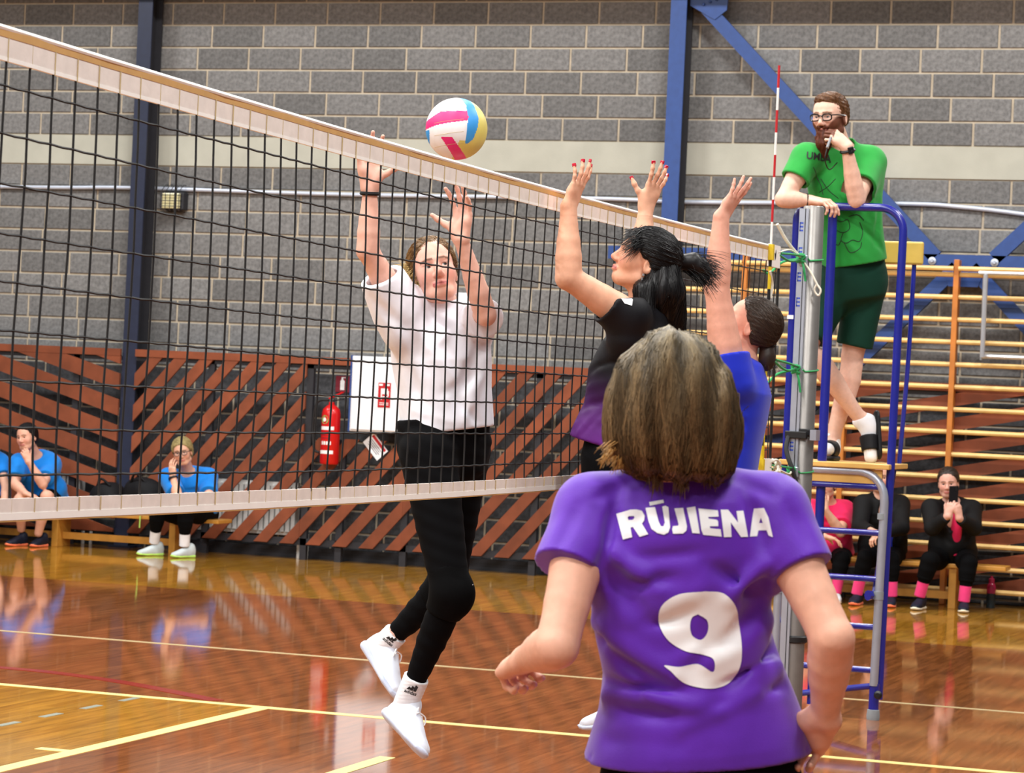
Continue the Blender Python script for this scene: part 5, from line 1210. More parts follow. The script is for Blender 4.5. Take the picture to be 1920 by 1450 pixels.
# ================================================================== the two blockers
def blocker_black():
    F = Fig('woman with black ponytail in a black and purple shirt blocking at the net', PD(1175, 1330, 9.08)*V(1, 1, 0), skin=srgb(228, 172, 142))
    J = PD; b = F.b; fwd = nrm(-cR*.95+cF*.3); lat = nrm(cF*.95+cR*.3)      # her right is away from the camera
    pel, nb = J(1158, 868, 9.10), J(1212, 582, 9.10)
    shL, shR = J(1176, 594, 8.94), J(1232, 585, 9.28)
    elL, wrL = J(1066, 520, 8.86), J(1066, 388, 8.88); elR, wrR = J(1204, 474, 9.34), J(1211, 390, 9.36)
    torso_prims(b, pel, nb, lat, sx=.95, p=2.2)
    for s_ in (shL, shR): b.cap(nb-V(0, 0, .02), s_, .045, .052, .04)
    arm_prims(b, shL, elL, wrL, 1.08); arm_prims(b, shR, elR, wrR, .98)
    hL, kL, aL = J(1150, 880, 9.00), J(1158, 1110, 8.98), J(1190, 1305, 8.98); hR, kR, aR = J(1168, 880, 9.20), J(1170, 1110, 9.23), J(1205, 1300, 9.23)
    leg_prims(b, hL, kL, aL); leg_prims(b, hR, kR, aR)
    f = nrm(-cR*.90-cF*.16+V(0, 0, .42)); up = nrm(cU*.9+cR*.42)
    L, A = F.head(J(1206, 490, 9.10), f, up, .96, neck=nb, res=.0028, brow=srgb(30, 22, 20), look=f)
    tips = []
    F.hand(wrL, nrm(cU*.88+cR*.36), nrm(-cR*.75+cF*.5+cU*.1), -1, tips=tips, sc=.87, curl=[(-.05, .2, .2), (-.1, .15, .2), (-.05, .2, .2), (.05, .25, .2)], spread=.13, thumb=(.6, .2))
    F.hand(wrR, nrm(cU*.88+cR*.32), nrm(-cR*.55+cF*.75), 1, tips=tips, sc=.87, curl=[(-.25, .15, .2), (-.3, .1, .2), (-.25, .2, .2), (-.15, .25, .2)], spread=.16, thumb=(.8, .1))
    F.finish(.007)
    for p_, d_ in tips: MB().obox(p_+d_*.003, frame(d_, cU+cR*.2), (.0048, .006, .0066)).build('nail', 'nail_red', F.e, bevel=.002)
    s = SDF(); X, Y, Z = torso_axes(pel, nb, lat)
    s.loft(pel, (X, Y, Z), [(.03, 0, .02, .175, .155), (.08, 0, .018, .172, .15), (.18, 0, .01, .158, .136), (.30, 0, .01, .165, .145), (.40, 0, 0, .17, .125), (.47, 0, -.005, .135, .092), (.53, 0, -.01, .085, .068)], 2.3, .03)
    eL, eR = shL+(elL-shL)*.42, shR+(elR-shR)*.5
    s.sleeve(shL, eL, .072, .068, .04); s.sleeve(shR, eR, .07, .064, .04); s.cap(shL-V(0, 0, .08), shL, .06, .05, .05); s.cap(nb-Z*.03, shL, .06, .064, .03); s.cap(nb-Z*.03, shR, .06, .064, .03)
    P_ = lambda x, y, z: pel+X*x+Y*y+Z*z
    for i in range(9): s.fold(P_(-.16, .13-.03*i, .06+.02*i), P_(-.14, .02-.03*i, .20+.02*(i % 3)), .02, .009, (-1, 1)[i % 2])
    for i in range(4): s.fold(P_(-.1, .15, .10+.06*i), P_(-.17, .0, .14+.07*i), .018, .008, (-1, 1)[i % 2])
    s.disp(wave(None, (1, 1, 1), .003, 8)); s.shell(.014)
    s.open_end(shL, eL, .068); s.open_end(shR, eR, .064); s.cut(pel+Z*.045, -Z+Y*.1, .004); s.cut(nb+Z*.025, Z+Y*.4, .004)
    def col(v):
        t = np.clip(((v-pel)@Z-.06)/.26, 0, 1)[:, None]; t = t*t*(3-2*t); return np.array(srgb(92, 28, 120))*(1-t)+np.array(srgb(13, 12, 18))*t
    sh = sdf_obj('shirt', s, .006, 'shirt_fade', F.e, (), col)
    k_ = 8.9/FPX
    for nm_, pl in (('shoulder_print', [(1150, 541), (1166, 545), (1186, 562), (1184, 574), (1170, 570)]), ('chest_print', [(1110, 632), (1119, 612), (1124, 614), (1116, 640)])):
        me = bpy.data.meshes.new('patch'); me.from_pydata([((u-1165)*k_, -(v-560)*k_, 0) for u, v in pl], [], [tuple(range(len(pl)))]); decal(nm_, me, J(1165, 560, 8.9), cR, cU, cF, s, 'print_white', sh, .0025, .012)
    p = SDF(); torso_prims(p, pel, nb, lat, add=.008); leg_prims(p, hL, kL, aL, 1.05); leg_prims(p, hR, kR, aR, 1.05); p.ell(pel-Y*.05-Z*.03, (.15, .12, .13), (X, Y, Z), .05); p.cut(pel+Z*.1, Z)
    for k_, a_ in ((kL, aL), (kR, aR)): p.cutl(a_+(k_-a_)*.15, a_-k_, .09, .15)
    sdf_obj('leggings', p, .009, 'pants_black', F.e)
    for a_ in (aL, aR):
        shoe(F.e, a_-V(0, 0, .09)-fwd*.07, a_-V(0, 0, .13)+fwd*.19, V(0, 0, 1), 'shoe_white', 'sole_white', .26, 'print_white', .009)
    base = srgb(13, 11, 13)
    s2, ob = cap_hair(F.e, L, A, .96, base, 1500, top=.014, comb=(0, -1, .0), length=.10, seed=41, sd=.35, back=-.085, front=.066, strand_r=.0012)
    # fringe, long hair down the back, ponytail
    loose(ob, [L(.0, .06, .095), L(-.03, .055, .09), L(-.055, .045, .07), L(-.066, .035, .05)], [nrm(A[1]*.7-A[2]*.6-A[0]*.3)]*4, .085, 230, base, .0012, 42, .45, .2, sd=.4, name='fringe')
    hb = SDF(); q0 = L(0, -.055, -.02); hb.chain([L(0, -.06, .0), J(1240, 545, 9.08), J(1243, 590, 9.14), J(1240, 632, 9.18)], [.075, .078, .078, .06], .03); hb.cap(J(1232, 560, 9.14), J(1262, 640, 9.16), .055, .05, .03); hb.cap(J(1205, 545, 9.03), J(1215, 610, 9.00), .035, .03, .03)
    hb.disp(lambda x, y, z: .003*np.sin((x*cR[0]+y*cR[1])*150)); v, f = poly_mesh(hb, (), .006); bk_ = mesh_obj('hair_back', v, f, 'hair', F.e, np.tile(np.array(base), (len(v), 1)))
    r = np.random.default_rng(5); n = 900; P0 = v[r.integers(0, len(v), n)]; jit = r.normal(0, .12, (n, 3))
    strands('hair_strands', surf_walk(hb, P0, lambda p_, i: V(0, 0, -1)+jit, 8, .014, .002), .0013, tint(base, n, .4, r), 'hair', bk_)
    tie = J(1277, 492, 9.14); ring('hair_tie', tie, tie+cR+cU*-.1, .020, .008, 'rope_white', F.e)
    pt = SDF(); pt.chain([tie-cR*.03, tie+cR*.04, J(1312, 500, 9.14), J(1330, 512, 9.14)], [.022, .034, .032, .014], .02); v, f = poly_mesh(pt, (), .005); po = mesh_obj('ponytail', v, f, 'hair', F.e, np.tile(np.array(base), (len(v), 1)))
    loose(po, [tie, tie+cU*.012, tie-cU*.012], [cR-cU*.1, cR*.95+cU*.05, cR*.9-cU*.3], .15, 420, base, .0012, 44, .75, .17, sd=.4, curl=.25, K=10, name='ponytail_strands')
    loose(po, [J(1330, 505, 9.14), J(1322, 515, 9.14)], [cR*.8-cU*.5, cR*.3-cU], .06, 40, base, .0009, 46, 1.6, .3, curl=1.2, K=10)
    MB().lathe([(.004, -.004), (.004, .004)], L(-.082, -.006, -.048), 8).build('earring', 'metal_small', F.e); MB().lathe([(.003, -.012), (.003, .0)], L(-.082, -.006, -.058), 8).build('earring', 'metal_small', F.e)
blocker_black()

def blocker_blue():
    F = Fig('woman in a royal blue shirt reaching up at the net beside the antenna', PD(1380, 1345, 10.62)*V(1, 1, 0), skin=srgb(230, 170, 148))
    J = PD; b = F.b; fwd = nrm(-cR*.95+cF*.3); lat = nrm(cF*.95+cR*.3)
    pel, nb = J(1346, 915, 10.66), J(1390, 680, 10.66)
    shL, shR = J(1362, 672, 10.50), J(1385, 692, 10.84); elL, wrL = J(1344, 540, 10.46), J(1352, 408, 10.44); elR, wrR = J(1352, 772, 10.66), J(1338, 690, 10.56)
    torso_prims(b, pel, nb, lat, p=2.2)
    for s_ in (shL, shR): b.cap(nb-V(0, 0, .02), s_, .045, .052, .04)
    arm_prims(b, shL, elL, wrL, 1.26); arm_prims(b, shR, elR, wrR, 1.0)
    b.fold(elL+cR*-.06-cF*.04, elL+cR*.05-cF*.055, .014, .005, 1)
    hL, kL, aL = J(1358, 935, 10.56), J(1350, 1130, 10.5), J(1372, 1310, 10.5); hR, kR, aR = J(1375, 935, 10.76), J(1368, 1130, 10.75), J(1395, 1310, 10.75)
    leg_prims(b, hL, kL, aL, 1.05); leg_prims(b, hR, kR, aR, 1.05)
    f = nrm(-cR*.86+cF*.12+V(0, 0, .48)); up = nrm(cU*.86+cR*.5)
    L, A = F.head(J(1403, 612, 10.68), f, up, 1.0, neck=nb, res=.003, look=f)
    F.hand(wrL, nrm(cU*.78+cR*.5), nrm(-cR*.62+cF*.55+cU*.45), -1, curl=[(-.08, .12, .1), (-.12, .1, .1), (-.02, .15, .1), (.1, .2, .1)], spread=.1, thumb=(.35, .1), sc=1.0)
    F.hand(wrR, nrm(cU*.95+cR*.05), nrm(-cR*.7+cF*.3), 1, curl=.1, sc=.95, res=.005)
    F.finish(.007)
    s = SDF(); X, Y, Z = torso_axes(pel, nb, lat)
    s.loft(pel, (X, Y, Z), [(-.02, 0, -.008, .180, .130), (.08, 0, -.006, .176, .134), (.18, 0, 0, .170, .14), (.30, 0, 0, .172, .142), (.40, 0, -.01, .17, .128), (.47, 0, -.01, .138, .095), (.52, 0, -.012, .09, .07)], 2.3, .03)
    eL, eR = shL+(elL-shL)*.34, shR+(elR-shR)*.6
    s.sleeve(shL-V(0, 0, .04), eL, .084, .078, .04); s.sleeve(shR, eR, .07, .068, .04); s.cap(nb-Z*.03, shR, .06, .064, .03); s.cap(nb-Z*.03, shL, .06, .064, .03); s.cap(shL-V(0, 0, .1)+cR*.04, shL+cR*.03, .07, .06, .05)
    P_ = lambda x, y, z: pel+X*x+Y*y+Z*z
    for i in range(8): s.fold(P_(-.17, .06-.03*i, .38-.03*i), P_(-.15, -.08-.01*i, .30-.04*i), .018, .011, (-1, 1)[i % 2])
    s.disp(wave(None, (1, 1, 1), .003, 18)); s.shell(.014)
    s.open_end(shL-V(0, 0, .04), eL, .078); s.open_end(shR, eR, .068); s.cut(pel-Z*.0, -Z, .004); s.cut(nb+Z*.022, Z+Y*.4, .004)
    sdf_obj('shirt', s, .006, 'shirt_blue', F.e)
    p = SDF(); torso_prims(p, pel, nb, lat, add=.010); leg_prims(p, hL, kL, aL, 1.08); leg_prims(p, hR, kR, aR, 1.08); p.ell(pel-Y*.05-Z*.03, (.15, .12, .13), (X, Y, Z), .05); p.cut(pel+Z*.08, Z)
    for k_, a_ in ((kL, aL), (kR, aR)): p.cutl(a_+(k_-a_)*.9, a_-k_, .11, .5)
    sdf_obj('shorts', p, .009, 'shirt_blue', F.e)
    for a_ in (aL, aR): shoe(F.e, a_-V(0, 0, .09)-fwd*.07, a_-V(0, 0, .13)+fwd*.19, V(0, 0, 1), 'shoe_white', 'sole_white', .26, 'print_white', .009)
    base = srgb(58, 44, 34)
    s2, ob = cap_hair(F.e, L, A, 1.02, base, 1500, top=.010, comb=(0, -1, -.3), length=.11, seed=51, sd=.22, back=-.07, front=.045, strand_r=.0012)
    bn = SDF(); bc = J(1438, 674, 10.66); bn.ell(bc, (.034, .034, .048), k=.02); bn.cap(L(0, -.10, -.03), bc+V(0, 0, .02), .03, .024, .02); v, f_ = poly_mesh(bn, (), .005); bo = mesh_obj('bun', v, f_, 'hair', F.e, np.tile(np.array(base)*V(.6, .6, .6, 1), (len(v), 1)))
    loose(bo, [bc+V(0, 0, .02)]*2, [-cU+cR*.2, -cU-cR*.2], .08, 160, base, .0012, 52, .3, .25)
    ring('hair_tie', L(0, -.112, -.036), L(0, -.14, -.06), .024, .007, 'bag', F.e)
blocker_blue()

# ================================================================== the referee on the stand
def referee():
    F = Fig('bearded man in a green T-shirt and dark green shorts leaning on the stand rail', V(-2.70, SYD+.15, ZP), skin=srgb(234, 188, 166))
    J = PD; b = F.b; lat = -nrm(cR*.9+cF*.35)
    pel, nb = J(1600, 512, 13.68), J(1573, 282, 13.60)
    shR, shL = J(1512, 298, 13.50), J(1630, 304, 13.64); elR, wrR = J(1470, 373, 13.42), J(1519, 376, 13.42); elL, wrL = J(1606, 375, 13.41), J(1588, 276, 13.36)
    torso_prims(b, pel, nb, lat, TM, sx=.92)
    for s_ in (shR, shL): b.cap(nb-V(0, 0, .02), s_, .055, .058, .04)
    arm_prims(b, shR, elR, wrR, 1.12); arm_prims(b, shL, elL, wrL, 1.12)
    hR, kR, aR = J(1570, 530, 13.70), J(1509, 652, 13.585), J(1617, 790, 13.66); hL, kL, aL = J(1625, 530, 13.74), J(1598, 668, 13.76), J(1561, 826, 13.72)
    leg_prims(b, hR, kR, aR, 1.05, back=cR); leg_prims(b, hL, kL, aL, 1.05, back=cR)
    b.cap(aL, J(1551, 848, 13.60), .034, .026, .03); b.cap(aR+cR*.02, J(1632, 848, 13.60), .036, .026, .03)
    f = nrm(-cF*.80-cR*.55-V(0, 0, .10)); up = nrm(cU+cR*.02)
    L, A = F.head(J(1556, 219, 13.50), f, up, 1.03, neck=nb, male=True, neck_r=.058, res=.003, brow=srgb(110, 74, 48), beard=srgb(96, 48, 28), look=nrm(-cF*.6-cR*.75-cU*.15))
    F.hand(wrR, nrm(cR*.82-cU*.12-cF*.50), nrm(-cU*.95+cF*.2), 1, curl=[(.55, .5, .3), (.6, .8, .5), (.6, .9, .5), (.6, .9, .5)], spread=.05, thumb=(.5, .3))
    F.hand(wrL, nrm(cU*.62-cR*.72), nrm(-cU*.5-cR*.1+cF*.8), -1, curl=[(.9, 1.2, .8)]*4, spread=.02, thumb=(.5, .5))
    F.finish(.008)
    s = SDF(); X, Y, Z = torso_axes(pel, nb, lat)
    q_ = np.linalg.norm(nb-pel)/.535
    s.loft(pel, (X, Y, Z), [(z_*q_, cx, cy, rx, ry) for z_, cx, cy, rx, ry in [(-.02, 0, .01, .172, .145), (.08, 0, .012, .168, .145), (.2, 0, .012, .168, .14), (.32, 0, .01, .182, .145), (.40, 0, 0, .188, .13), (.48, 0, -.004, .158, .10), (.54, 0, -.008, .105, .08), (.58, 0, -.01, .08, .07)]], 2.4, .03)
    eR, eL = shR+(elR-shR)*.60, shL+(elL-shL)*.72
    s.sleeve(shR, eR, .080, .076, .04); s.sleeve(shL, eL, .082, .080, .04); s.cap(shL-V(0, 0, .1), shL, .06, .06, .05); s.cap(nb-Z*.03, shR, .066, .072, .03); s.cap(nb-Z*.03, shL, .066, .072, .03)
    P_ = lambda x, y, z: pel+X*x+Y*y+Z*z*q_
    for (x0, z0, x1, z1, sg) in [(.12, .42, .02, .26, 1), (.05, .46, -.04, .24, 1), (.15, .36, .08, .16, -1), (-.05, .44, -.08, .22, -1), (-.14, .32, -.06, .12, 1), (.0, .2, -.12, .08, 1), (.12, .16, -.02, .05, -1), (.16, .24, .1, .05, 1)]: s.fold(P_(x0, .145, z0), P_(x1, .145, z1), .022, .011, sg)
    s.disp(wave(None, (1, 1, .6), .0035, 28)); s.shell(.016)
    s.open_end(shR, eR, .076, .016); s.open_end(shL, eL, .080, .016); s.cut(J(1603, 495, 13.6), -Z, .004); s.ell(nb+Z*.03+Y*.03, (.07, .065, .05), (X, Y, Z), .004, 'sub')
    sh = sdf_obj('t_shirt', s, .0065, 'shirt_green', F.e)
    me = text_mesh('UMBA', .052, .0012, 1.0, .95); decal('chest_print', me, J(1533, 297, 13.5), nrm(cR*.98-cU*.1), nrm(cU*.98+cR*.1), cF, s, 'dark_print', sh, .002, .02)
    # line drawing of a face on the belly of the shirt
    curves = [[(1568, 405), (1575, 425), (1590, 432), (1602, 424), (1598, 408), (1586, 412), (1576, 408)], [(1590, 432), (1586, 446), (1596, 452), (1608, 446), (1622, 448), (1628, 430), (1622, 412)], [(1566, 420), (1568, 440), (1580, 456), (1586, 447)], [(1600, 402), (1618, 398), (1630, 408)], [(1592, 452), (1604, 470), (1622, 462), (1626, 450)], [(1548, 330), (1562, 352), (1580, 368)], [(1545, 355), (1560, 345), (1575, 330)], [(1530, 310), (1545, 335), (1552, 360)]]
    for cvs in curves:
        P = np.array(bez([J(u, v, 13.3) for u, v in cvs], 6)); d = nrm(cF); t = np.zeros(len(P))
        for _ in range(60): t += np.clip(s.at(P+d*t[:, None])-.001, -.05, .05)*.8
        P = P+d*t[:, None]; MB().tube(list(P), .0018, 5).build('line_print', 'dark_print', sh)
    p = SDF(); torso_prims(p, pel, nb, lat, TM, add=.012)
    for h_, k_ in ((hR, kR), (hL, kL)): p.sleeve(h_, h_+(k_-h_)*.86, .106, .094, .04)
    p.ell(pel-Y*.04-Z*.05, (.165, .14, .13), (X, Y, Z), .05); p.disp(wave(None, (1, 1, .3), .004, 38)); p.cut(pel+Z*.09, Z)
    for h_, k_ in ((hR, kR), (hL, kL)): pass
    sdf_obj('shorts', p, .008, 'shorts_green', F.e)
    # socks and slippers
    for a_, t_, z_ in ((aL, J(1551, 852, 13.60), V(0, 0, 1)), (aR, J(1633, 858, 13.60), nrm(-cR*.9+cU*.1))):
        q = SDF(); hl = a_-z_*.03
        if a_ is aL: hl[2] = ZP+.057; t_ = V(t_[0], t_[1], ZP+.057)
        q.cap(a_+z_*.01, hl+nrm(t_-hl)*.03, .042, .04, .03); q.cap(hl, t_, .042, .033, .03); q.cutl(a_+z_*.035+nrm(a_-t_)*.01, (V(0, 0, 1) if a_ is aL else nrm(kR-aR)), .08)
        sdf_obj('sock', q, .005, 'sock_white', F.e)
        e = empty('slipper', t_); e.parent = F.e; e.matrix_parent_inverse = F.e.matrix_world.inverted()
        dd = nrm(t_-hl); zz = nrm(z_-dd*(z_@dd)); xx = np.cross(dd, zz); so = SDF(); so.loft(hl-dd*.05-zz*.045, (xx, zz, dd), [(-.01, 0, 0, .03, .014), (.03, 0, 0, .042, .016), (.15, 0, 0, .046, .014), (.22, 0, 0, .046, .012), (.255, 0, 0, .025, .01)], 3, .01); sdf_obj('sole', so, .005, 'slipper', e)
        u = SDF(); c_ = hl+(t_-hl)*.62; u.cap(c_-dd*.04, c_+dd*.035, .052, .045, .02); u.shell(.01); u.cut(c_+dd*.04, dd); u.cut(c_-dd*.04, -dd); u.cut(c_-zz*.04, -zz); sdf_obj('strap', u, .005, 'slipper', e)
    # hair, beard, glasses, watch
    s2, ob = cap_hair(F.e, L, A, 1.03, srgb(112, 74, 44), 1100, top=.004, comb=(.2, .6, .7), length=.025, seed=61, sd=.22, front=.072, back=-.06, res=.004, extra=lambda q: q.ell(L(0, .03, .085), (.06, .05, .03), A, .02))
    bs = SDF(); bs.chain([L(0, .07, -.085), L(.0, .075, -.13), L(.004, .068, -.185)], [.032, .038, .018], .02); bs.cap(L(-.060, .0, -.055), L(-.028, .058, -.10), .009, .022, .02); bs.cap(L(.060, .0, -.055), L(.028, .058, -.10), .009, .022, .02); bs.cap(L(-.025, .085, -.05), L(.025, .085, -.05), .008, .008, .01)
    bs.disp(lambda x, y, z: .002*np.sin(x*260+y*120)*np.sin(z*60)); v, f_ = poly_mesh(bs, (), .004); bo = mesh_obj('beard', v, f_, 'hair', F.e, np.tile(np.array(srgb(92, 44, 26)), (len(v), 1)))
    r = np.random.default_rng(6); n = 700; P0 = v[r.integers(0, len(v), n)]; strands('beard_strands', surf_walk(bs, P0, lambda p_, i: -A[2]+r.normal(0, .25, (n, 3)), 6, .007, .0015), .001, tint(srgb(104, 52, 30), n, .3, r), 'hair', bo)
    glasses(F.e, L, .025, .016, .0036)
    w0 = wrL-nrm(wrL-elL)*.02; ring('watch_band', w0, wrL, .033, .0085, 'black_plastic', F.e); MB().obox(w0-cF*.034+cR*.012, frame(nrm(wrL-elL), -cF+cR*.4), (.016, .018, .005)).build('watch_face', 'black_plastic', F.e, bevel=.004)
    ring('bracelet', wrR-nrm(wrR-elR)*.015, wrR, .031, .004, 'black_plastic', F.e)
    e = empty('whistle', J(1552, 268, 13.31), label='silver whistle on a dark cord in the hand of the man in green', cat='whistle')
    MB().tube([J(1558, 258, 13.338), J(1551, 277, 13.30)], .007, 8).build('barrel', 'metal_small', e, smooth=True)
    MB().tube(bez([J(1551, 277, 13.30), J(1547, 300, 13.3), J(1555, 318, 13.36), J(1570, 305, 13.4)], 8), .003, 6).build('cord', 'black_plastic', e, smooth=True)
referee()

# ================================================================== people on the benches
def seated(label, J, f, up=(0, 0, 1), lat=None, top='shirt_azure', sl=.55, legs='long', pants='pants_black', shoe_m=('shoe_dark', 'sole_orange'), sock=None, hair=None, hands=((.3,), (.3,)), hdir=None, skin=SK, hs=1.0, inner=None, res=.006, hair_kw={}, male=False, group=None, sz=1.0, pads=False, seat=(21.33, .33)):
    """J: joint name -> (u, v, depth)"""
    P = {k: PD(*v) for k, v in J.items()}; F = Fig(label, P['pel']*V(1, 1, 0), skin=skin, group=group); b = F.b
    X = nrm(P['shR']-P['shL']) if lat is None else lat; Z = nrm(P['nb']-P['pel']); Yf = nrm(np.cross(Z, X))
    torso_prims(b, P['pel'], P['nb'], X, sx=.94)
    hip = {'R': P['pel']+X*.09*sz-V(0, 0, .03), 'L': P['pel']-X*.09*sz-V(0, 0, .03)}
    for q in 'RL':
        b.cap(P['nb']-V(0, 0, .02), P['sh'+q], .045, .05, .04); arm_prims(b, P['sh'+q], P['el'+q], P['wr'+q], sz)
        leg_prims(b, hip[q], P['kn'+q], P['an'+q], sz)
    L, A = F.head(P['head'], f, up, hs, neck=P['nb'], res=.005, male=male)
    for q, i, sd in (('R', 0, 1), ('L', 1, -1)):
        fd, pn = hdir[i]; F.hand(P['wr'+q], fd, pn, sd, .005, curl=hands[i] if len(hands[i]) == 4 else hands[i]*4, sc=.95, spread=.05, thumb=(.6, .3))
    def press(o):   # flesh and cloth flatten on the bench seat
        o.ops.append(('sub', lambda X, Y, Z: np.maximum(np.maximum(seat[0]-.004-Y, Z-(seat[1]-.006)), .12-Z)+0*X, None, None, .012))
    press(b); F.finish(.009)
    s = SDF(); torso_prims(s, P['pel'], P['nb'], X, add=.018*sz+.012, sx=sz); s.ell(P['pel']+Yf*.05+Z*.12, (.15*sz, .13*sz, .13), (X, Yf, Z), .05)
    for q in 'RL': s.cap(P['nb']-Z*.03, P['sh'+q], .058, .066*sz, .03)
    s.disp(wave(None, (1, 1, 1), .005, len(label))); s.cut(P['pel']-Z*.05, -Z); s.ell(P['nb']+Z*.035+Yf*.035, (.066, .066, .055), (X, Yf, Z), .006, 'sub')
    if inner: s.ell(P['nb']-Z*.07+Yf*.13+X*.03, (.045, .06, .13), (X, Yf, Z), .01, 'sub')
    for q in 'RL':
        sh, el, wr = P['sh'+q], P['el'+q], P['wr'+q]
        if sl <= 1: s.sleeve(sh, sh+(el-sh)*sl, .076*sz, .074*sz, .05)
        else: s.chain([sh, el], [.076*sz, .060*sz], .03); s.sleeve(el, el+(wr-el)*.9, .058*sz, .045, .02)
        for k in range(3): s.fold(P['sh'+q]-Z*(.06+.05*k)+Yf*.12, P['pel']+Z*(.30-.09*k)+Yf*.15, .03, .010, 1)
    press(s); t = sdf_obj('jacket' if sl > 1 else 't_shirt', s, .008, top, F.e)
    if inner:
        q_ = SDF(); q_.loft(P['pel'], (X, Yf, Z), [(.06, .035, .07, .055, .125), (.25, .035, .05, .05, .112), (.38, .035, .04, .045, .10), (.43, .035, .03, .035, .085)], 2.5, .02); sdf_obj('under_shirt', q_, .008, inner, F.e)
    p = SDF(); torso_prims(p, P['pel'], P['nb'], X, add=.014); p.cut(P['pel']+Z*.08, Z)
    for q in 'RL':
        h, k, a = hip[q], P['kn'+q], P['an'+q]
        if legs == 'long': leg_prims(p, h, k, a+(k-a)*.12, 1.12*sz)
        else: p.sleeve(h, h+(k-h)*(.8 if legs == 'short' else .55), .105*sz, .092*sz, .03)
    press(p); sdf_obj('trousers' if legs == 'long' else 'shorts', p, .009, pants, F.e)
    for q in 'RL':
        a, k = P['an'+q], P['kn'+q]; d = nrm(a-k)
        if sock:
            g = SDF(); g.sleeve(a-d*.10, a+d*.03, .047, .045, .02); sdf_obj('sock', g, .006, sock, F.e)
        if pads:
            g = SDF(); g.cap(k-nrm(k-hip[q])*.05, k+d*.14, .078, .062, .02); g.cut(k+d*.15, d); kp = sdf_obj('knee_pad', g, .008, 'kneepad', F.e)
            mk = bpy.data.meshes.new('mark'); mk.from_pydata([(-.05, -.008, 0), (-.03, -.012, 0), (-.012, .008, 0), (-.032, .012, 0), (-.006, -.010, 0), (.014, -.008, 0), (.016, .010, 0), (-.002, .010, 0), (.022, -.002, 0), (.05, .004, 0), (.048, .012, 0), (.022, .008, 0)], [], [(0, 1, 2, 3), (4, 5, 6, 7), (8, 9, 10, 11)])
            decal('logo', mk, k+d*.07, cR, cU, cF, g, 'print_white', kp, .003, .02)
        hl = P['toe'+q]-nrm((P['toe'+q]-a)*V(1, 1, 0))*.25; toe = P['toe'+q].copy(); toe[2] = .0; hl[2] = .0
        shoe(F.e, hl, toe, V(0, 0, 1), shoe_m[0], shoe_m[1], .265, None, .009)
    if hair is not None: cap_hair(F.e, L, A, hs, hair, 900, seed=len(label), res=.006, strand_r=.0016, **hair_kw)
    return F, L, A, P
toC = -cF
# left bench
F_, L_, A_, P_ = seated('person in a bright blue T-shirt and black headband with a hand at the mouth', dict(head=(50, 820, 23.75), nb=(66, 856, 23.9), shR=(36, 868, 23.8), shL=(97, 872, 24.0), elR=(28, 908, 23.65), wrR=(48, 926, 23.5), elL=(80, 908, 23.6), wrL=(54, 866, 23.55), pel=(88, 948, 24.1), knR=(38, 938, 23.55), knL=(88, 932, 23.6), anR=(40, 992, 23.75), anL=(72, 1000, 23.7), toeR=(12, 1022, 23.6), toeL=(60, 1023, 23.6)),
    nrm(toC*.85-cR*.4-cU*.05), up=nrm(cU-cR*.12), top='shirt_azure', sl=.7, legs='short', shoe_m=('shoe_dark', 'sole_orange'), hair=srgb(30, 22, 20), hdir=((nrm(cR*.7-cU*.2+toC*.3), nrm(-cU)), (nrm(cU*.8-cR*.3), nrm(-cR*.3+cF*.7))), hands=((.35,), (.9,)), sz=1.08, skin=srgb(226, 170, 146))
hb = SDF(); hb.ell(L_(0, -.016, .045), (.086, .108, .085), A_, .02); hb.cut(L_(0, .05, .062), A_[1]*.8-A_[2]*.75); hb.cut(L_(0, 0, .0), -A_[2]+A_[1]*.15); sdf_obj('headband', hb, .006, 'headband', F_.e)
F_, L_, A_, P_ = seated('person with short blond hair and glasses in a blue T-shirt leaning on one hand', dict(head=(342, 848, 23.2), nb=(352, 886, 23.35), shR=(316, 896, 23.3), shL=(390, 896, 23.45), elR=(333, 932, 23.05), wrR=(325, 897, 23.12), elL=(392, 934, 23.15), wrL=(348, 930, 23.0), pel=(368, 958, 23.55), knR=(296, 958, 23.15), knL=(348, 962, 23.1), anR=(290, 1012, 23.25), anL=(346, 1018, 23.15), toeR=(258, 1036, 23.15), toeL=(322, 1043, 23.05)),
    nrm(toC*.95-cR*.05-cU*.1), up=nrm(cU-cR*.14), top='shirt_azure', sl=.8, shoe_m=('shoe_grey', 'sole_lime'), sock='sock_white', hair=srgb(178, 160, 108), hdir=((nrm(cU*.9-cR*.1), nrm(cR*.5+cF*.7)), (nrm(-cR*.9), nrm(-cU))), hands=((.3,), (.4,)), sz=1.1, hair_kw=dict(top=.016, front=.07, comb=(.4, .2, .6), jitter=.5, length=.05, sd=.4))
glasses(F_.e, L_, .023, .015, .0028); ring('watch', P_['wrR'], P_['elR'], .034, .011, 'black_plastic', F_.e)
F_, L_, A_, P_ = seated('person in a blue T-shirt seated beside the one wearing a headband', dict(head=(-30, 815, 23.9), nb=(-25, 850, 24.0), shR=(-58, 866, 23.9), shL=(2, 870, 24.05), elR=(-70, 910, 23.7), wrR=(-40, 935, 23.5), elL=(11, 915, 23.85), wrL=(8, 950, 23.6), pel=(-20, 948, 24.2), knR=(-60, 940, 23.65), knL=(-10, 945, 23.65), anR=(-60, 1000, 23.8), anL=(-22, 1000, 23.8), toeR=(-72, 1022, 23.7), toeL=(-34, 1022, 23.7)),
    nrm(toC*.9-cR*.3), top='shirt_azure', sl=.5, legs='short', shoe_m=('shoe_dark', 'sole_orange'), hair=srgb(60, 44, 34), hdir=((nrm(cR*.7-cU*.3), nrm(-cU)), (nrm(-cU*.8-cR*.2), nrm(-cR))), sz=1.0, skin=srgb(226, 174, 148))
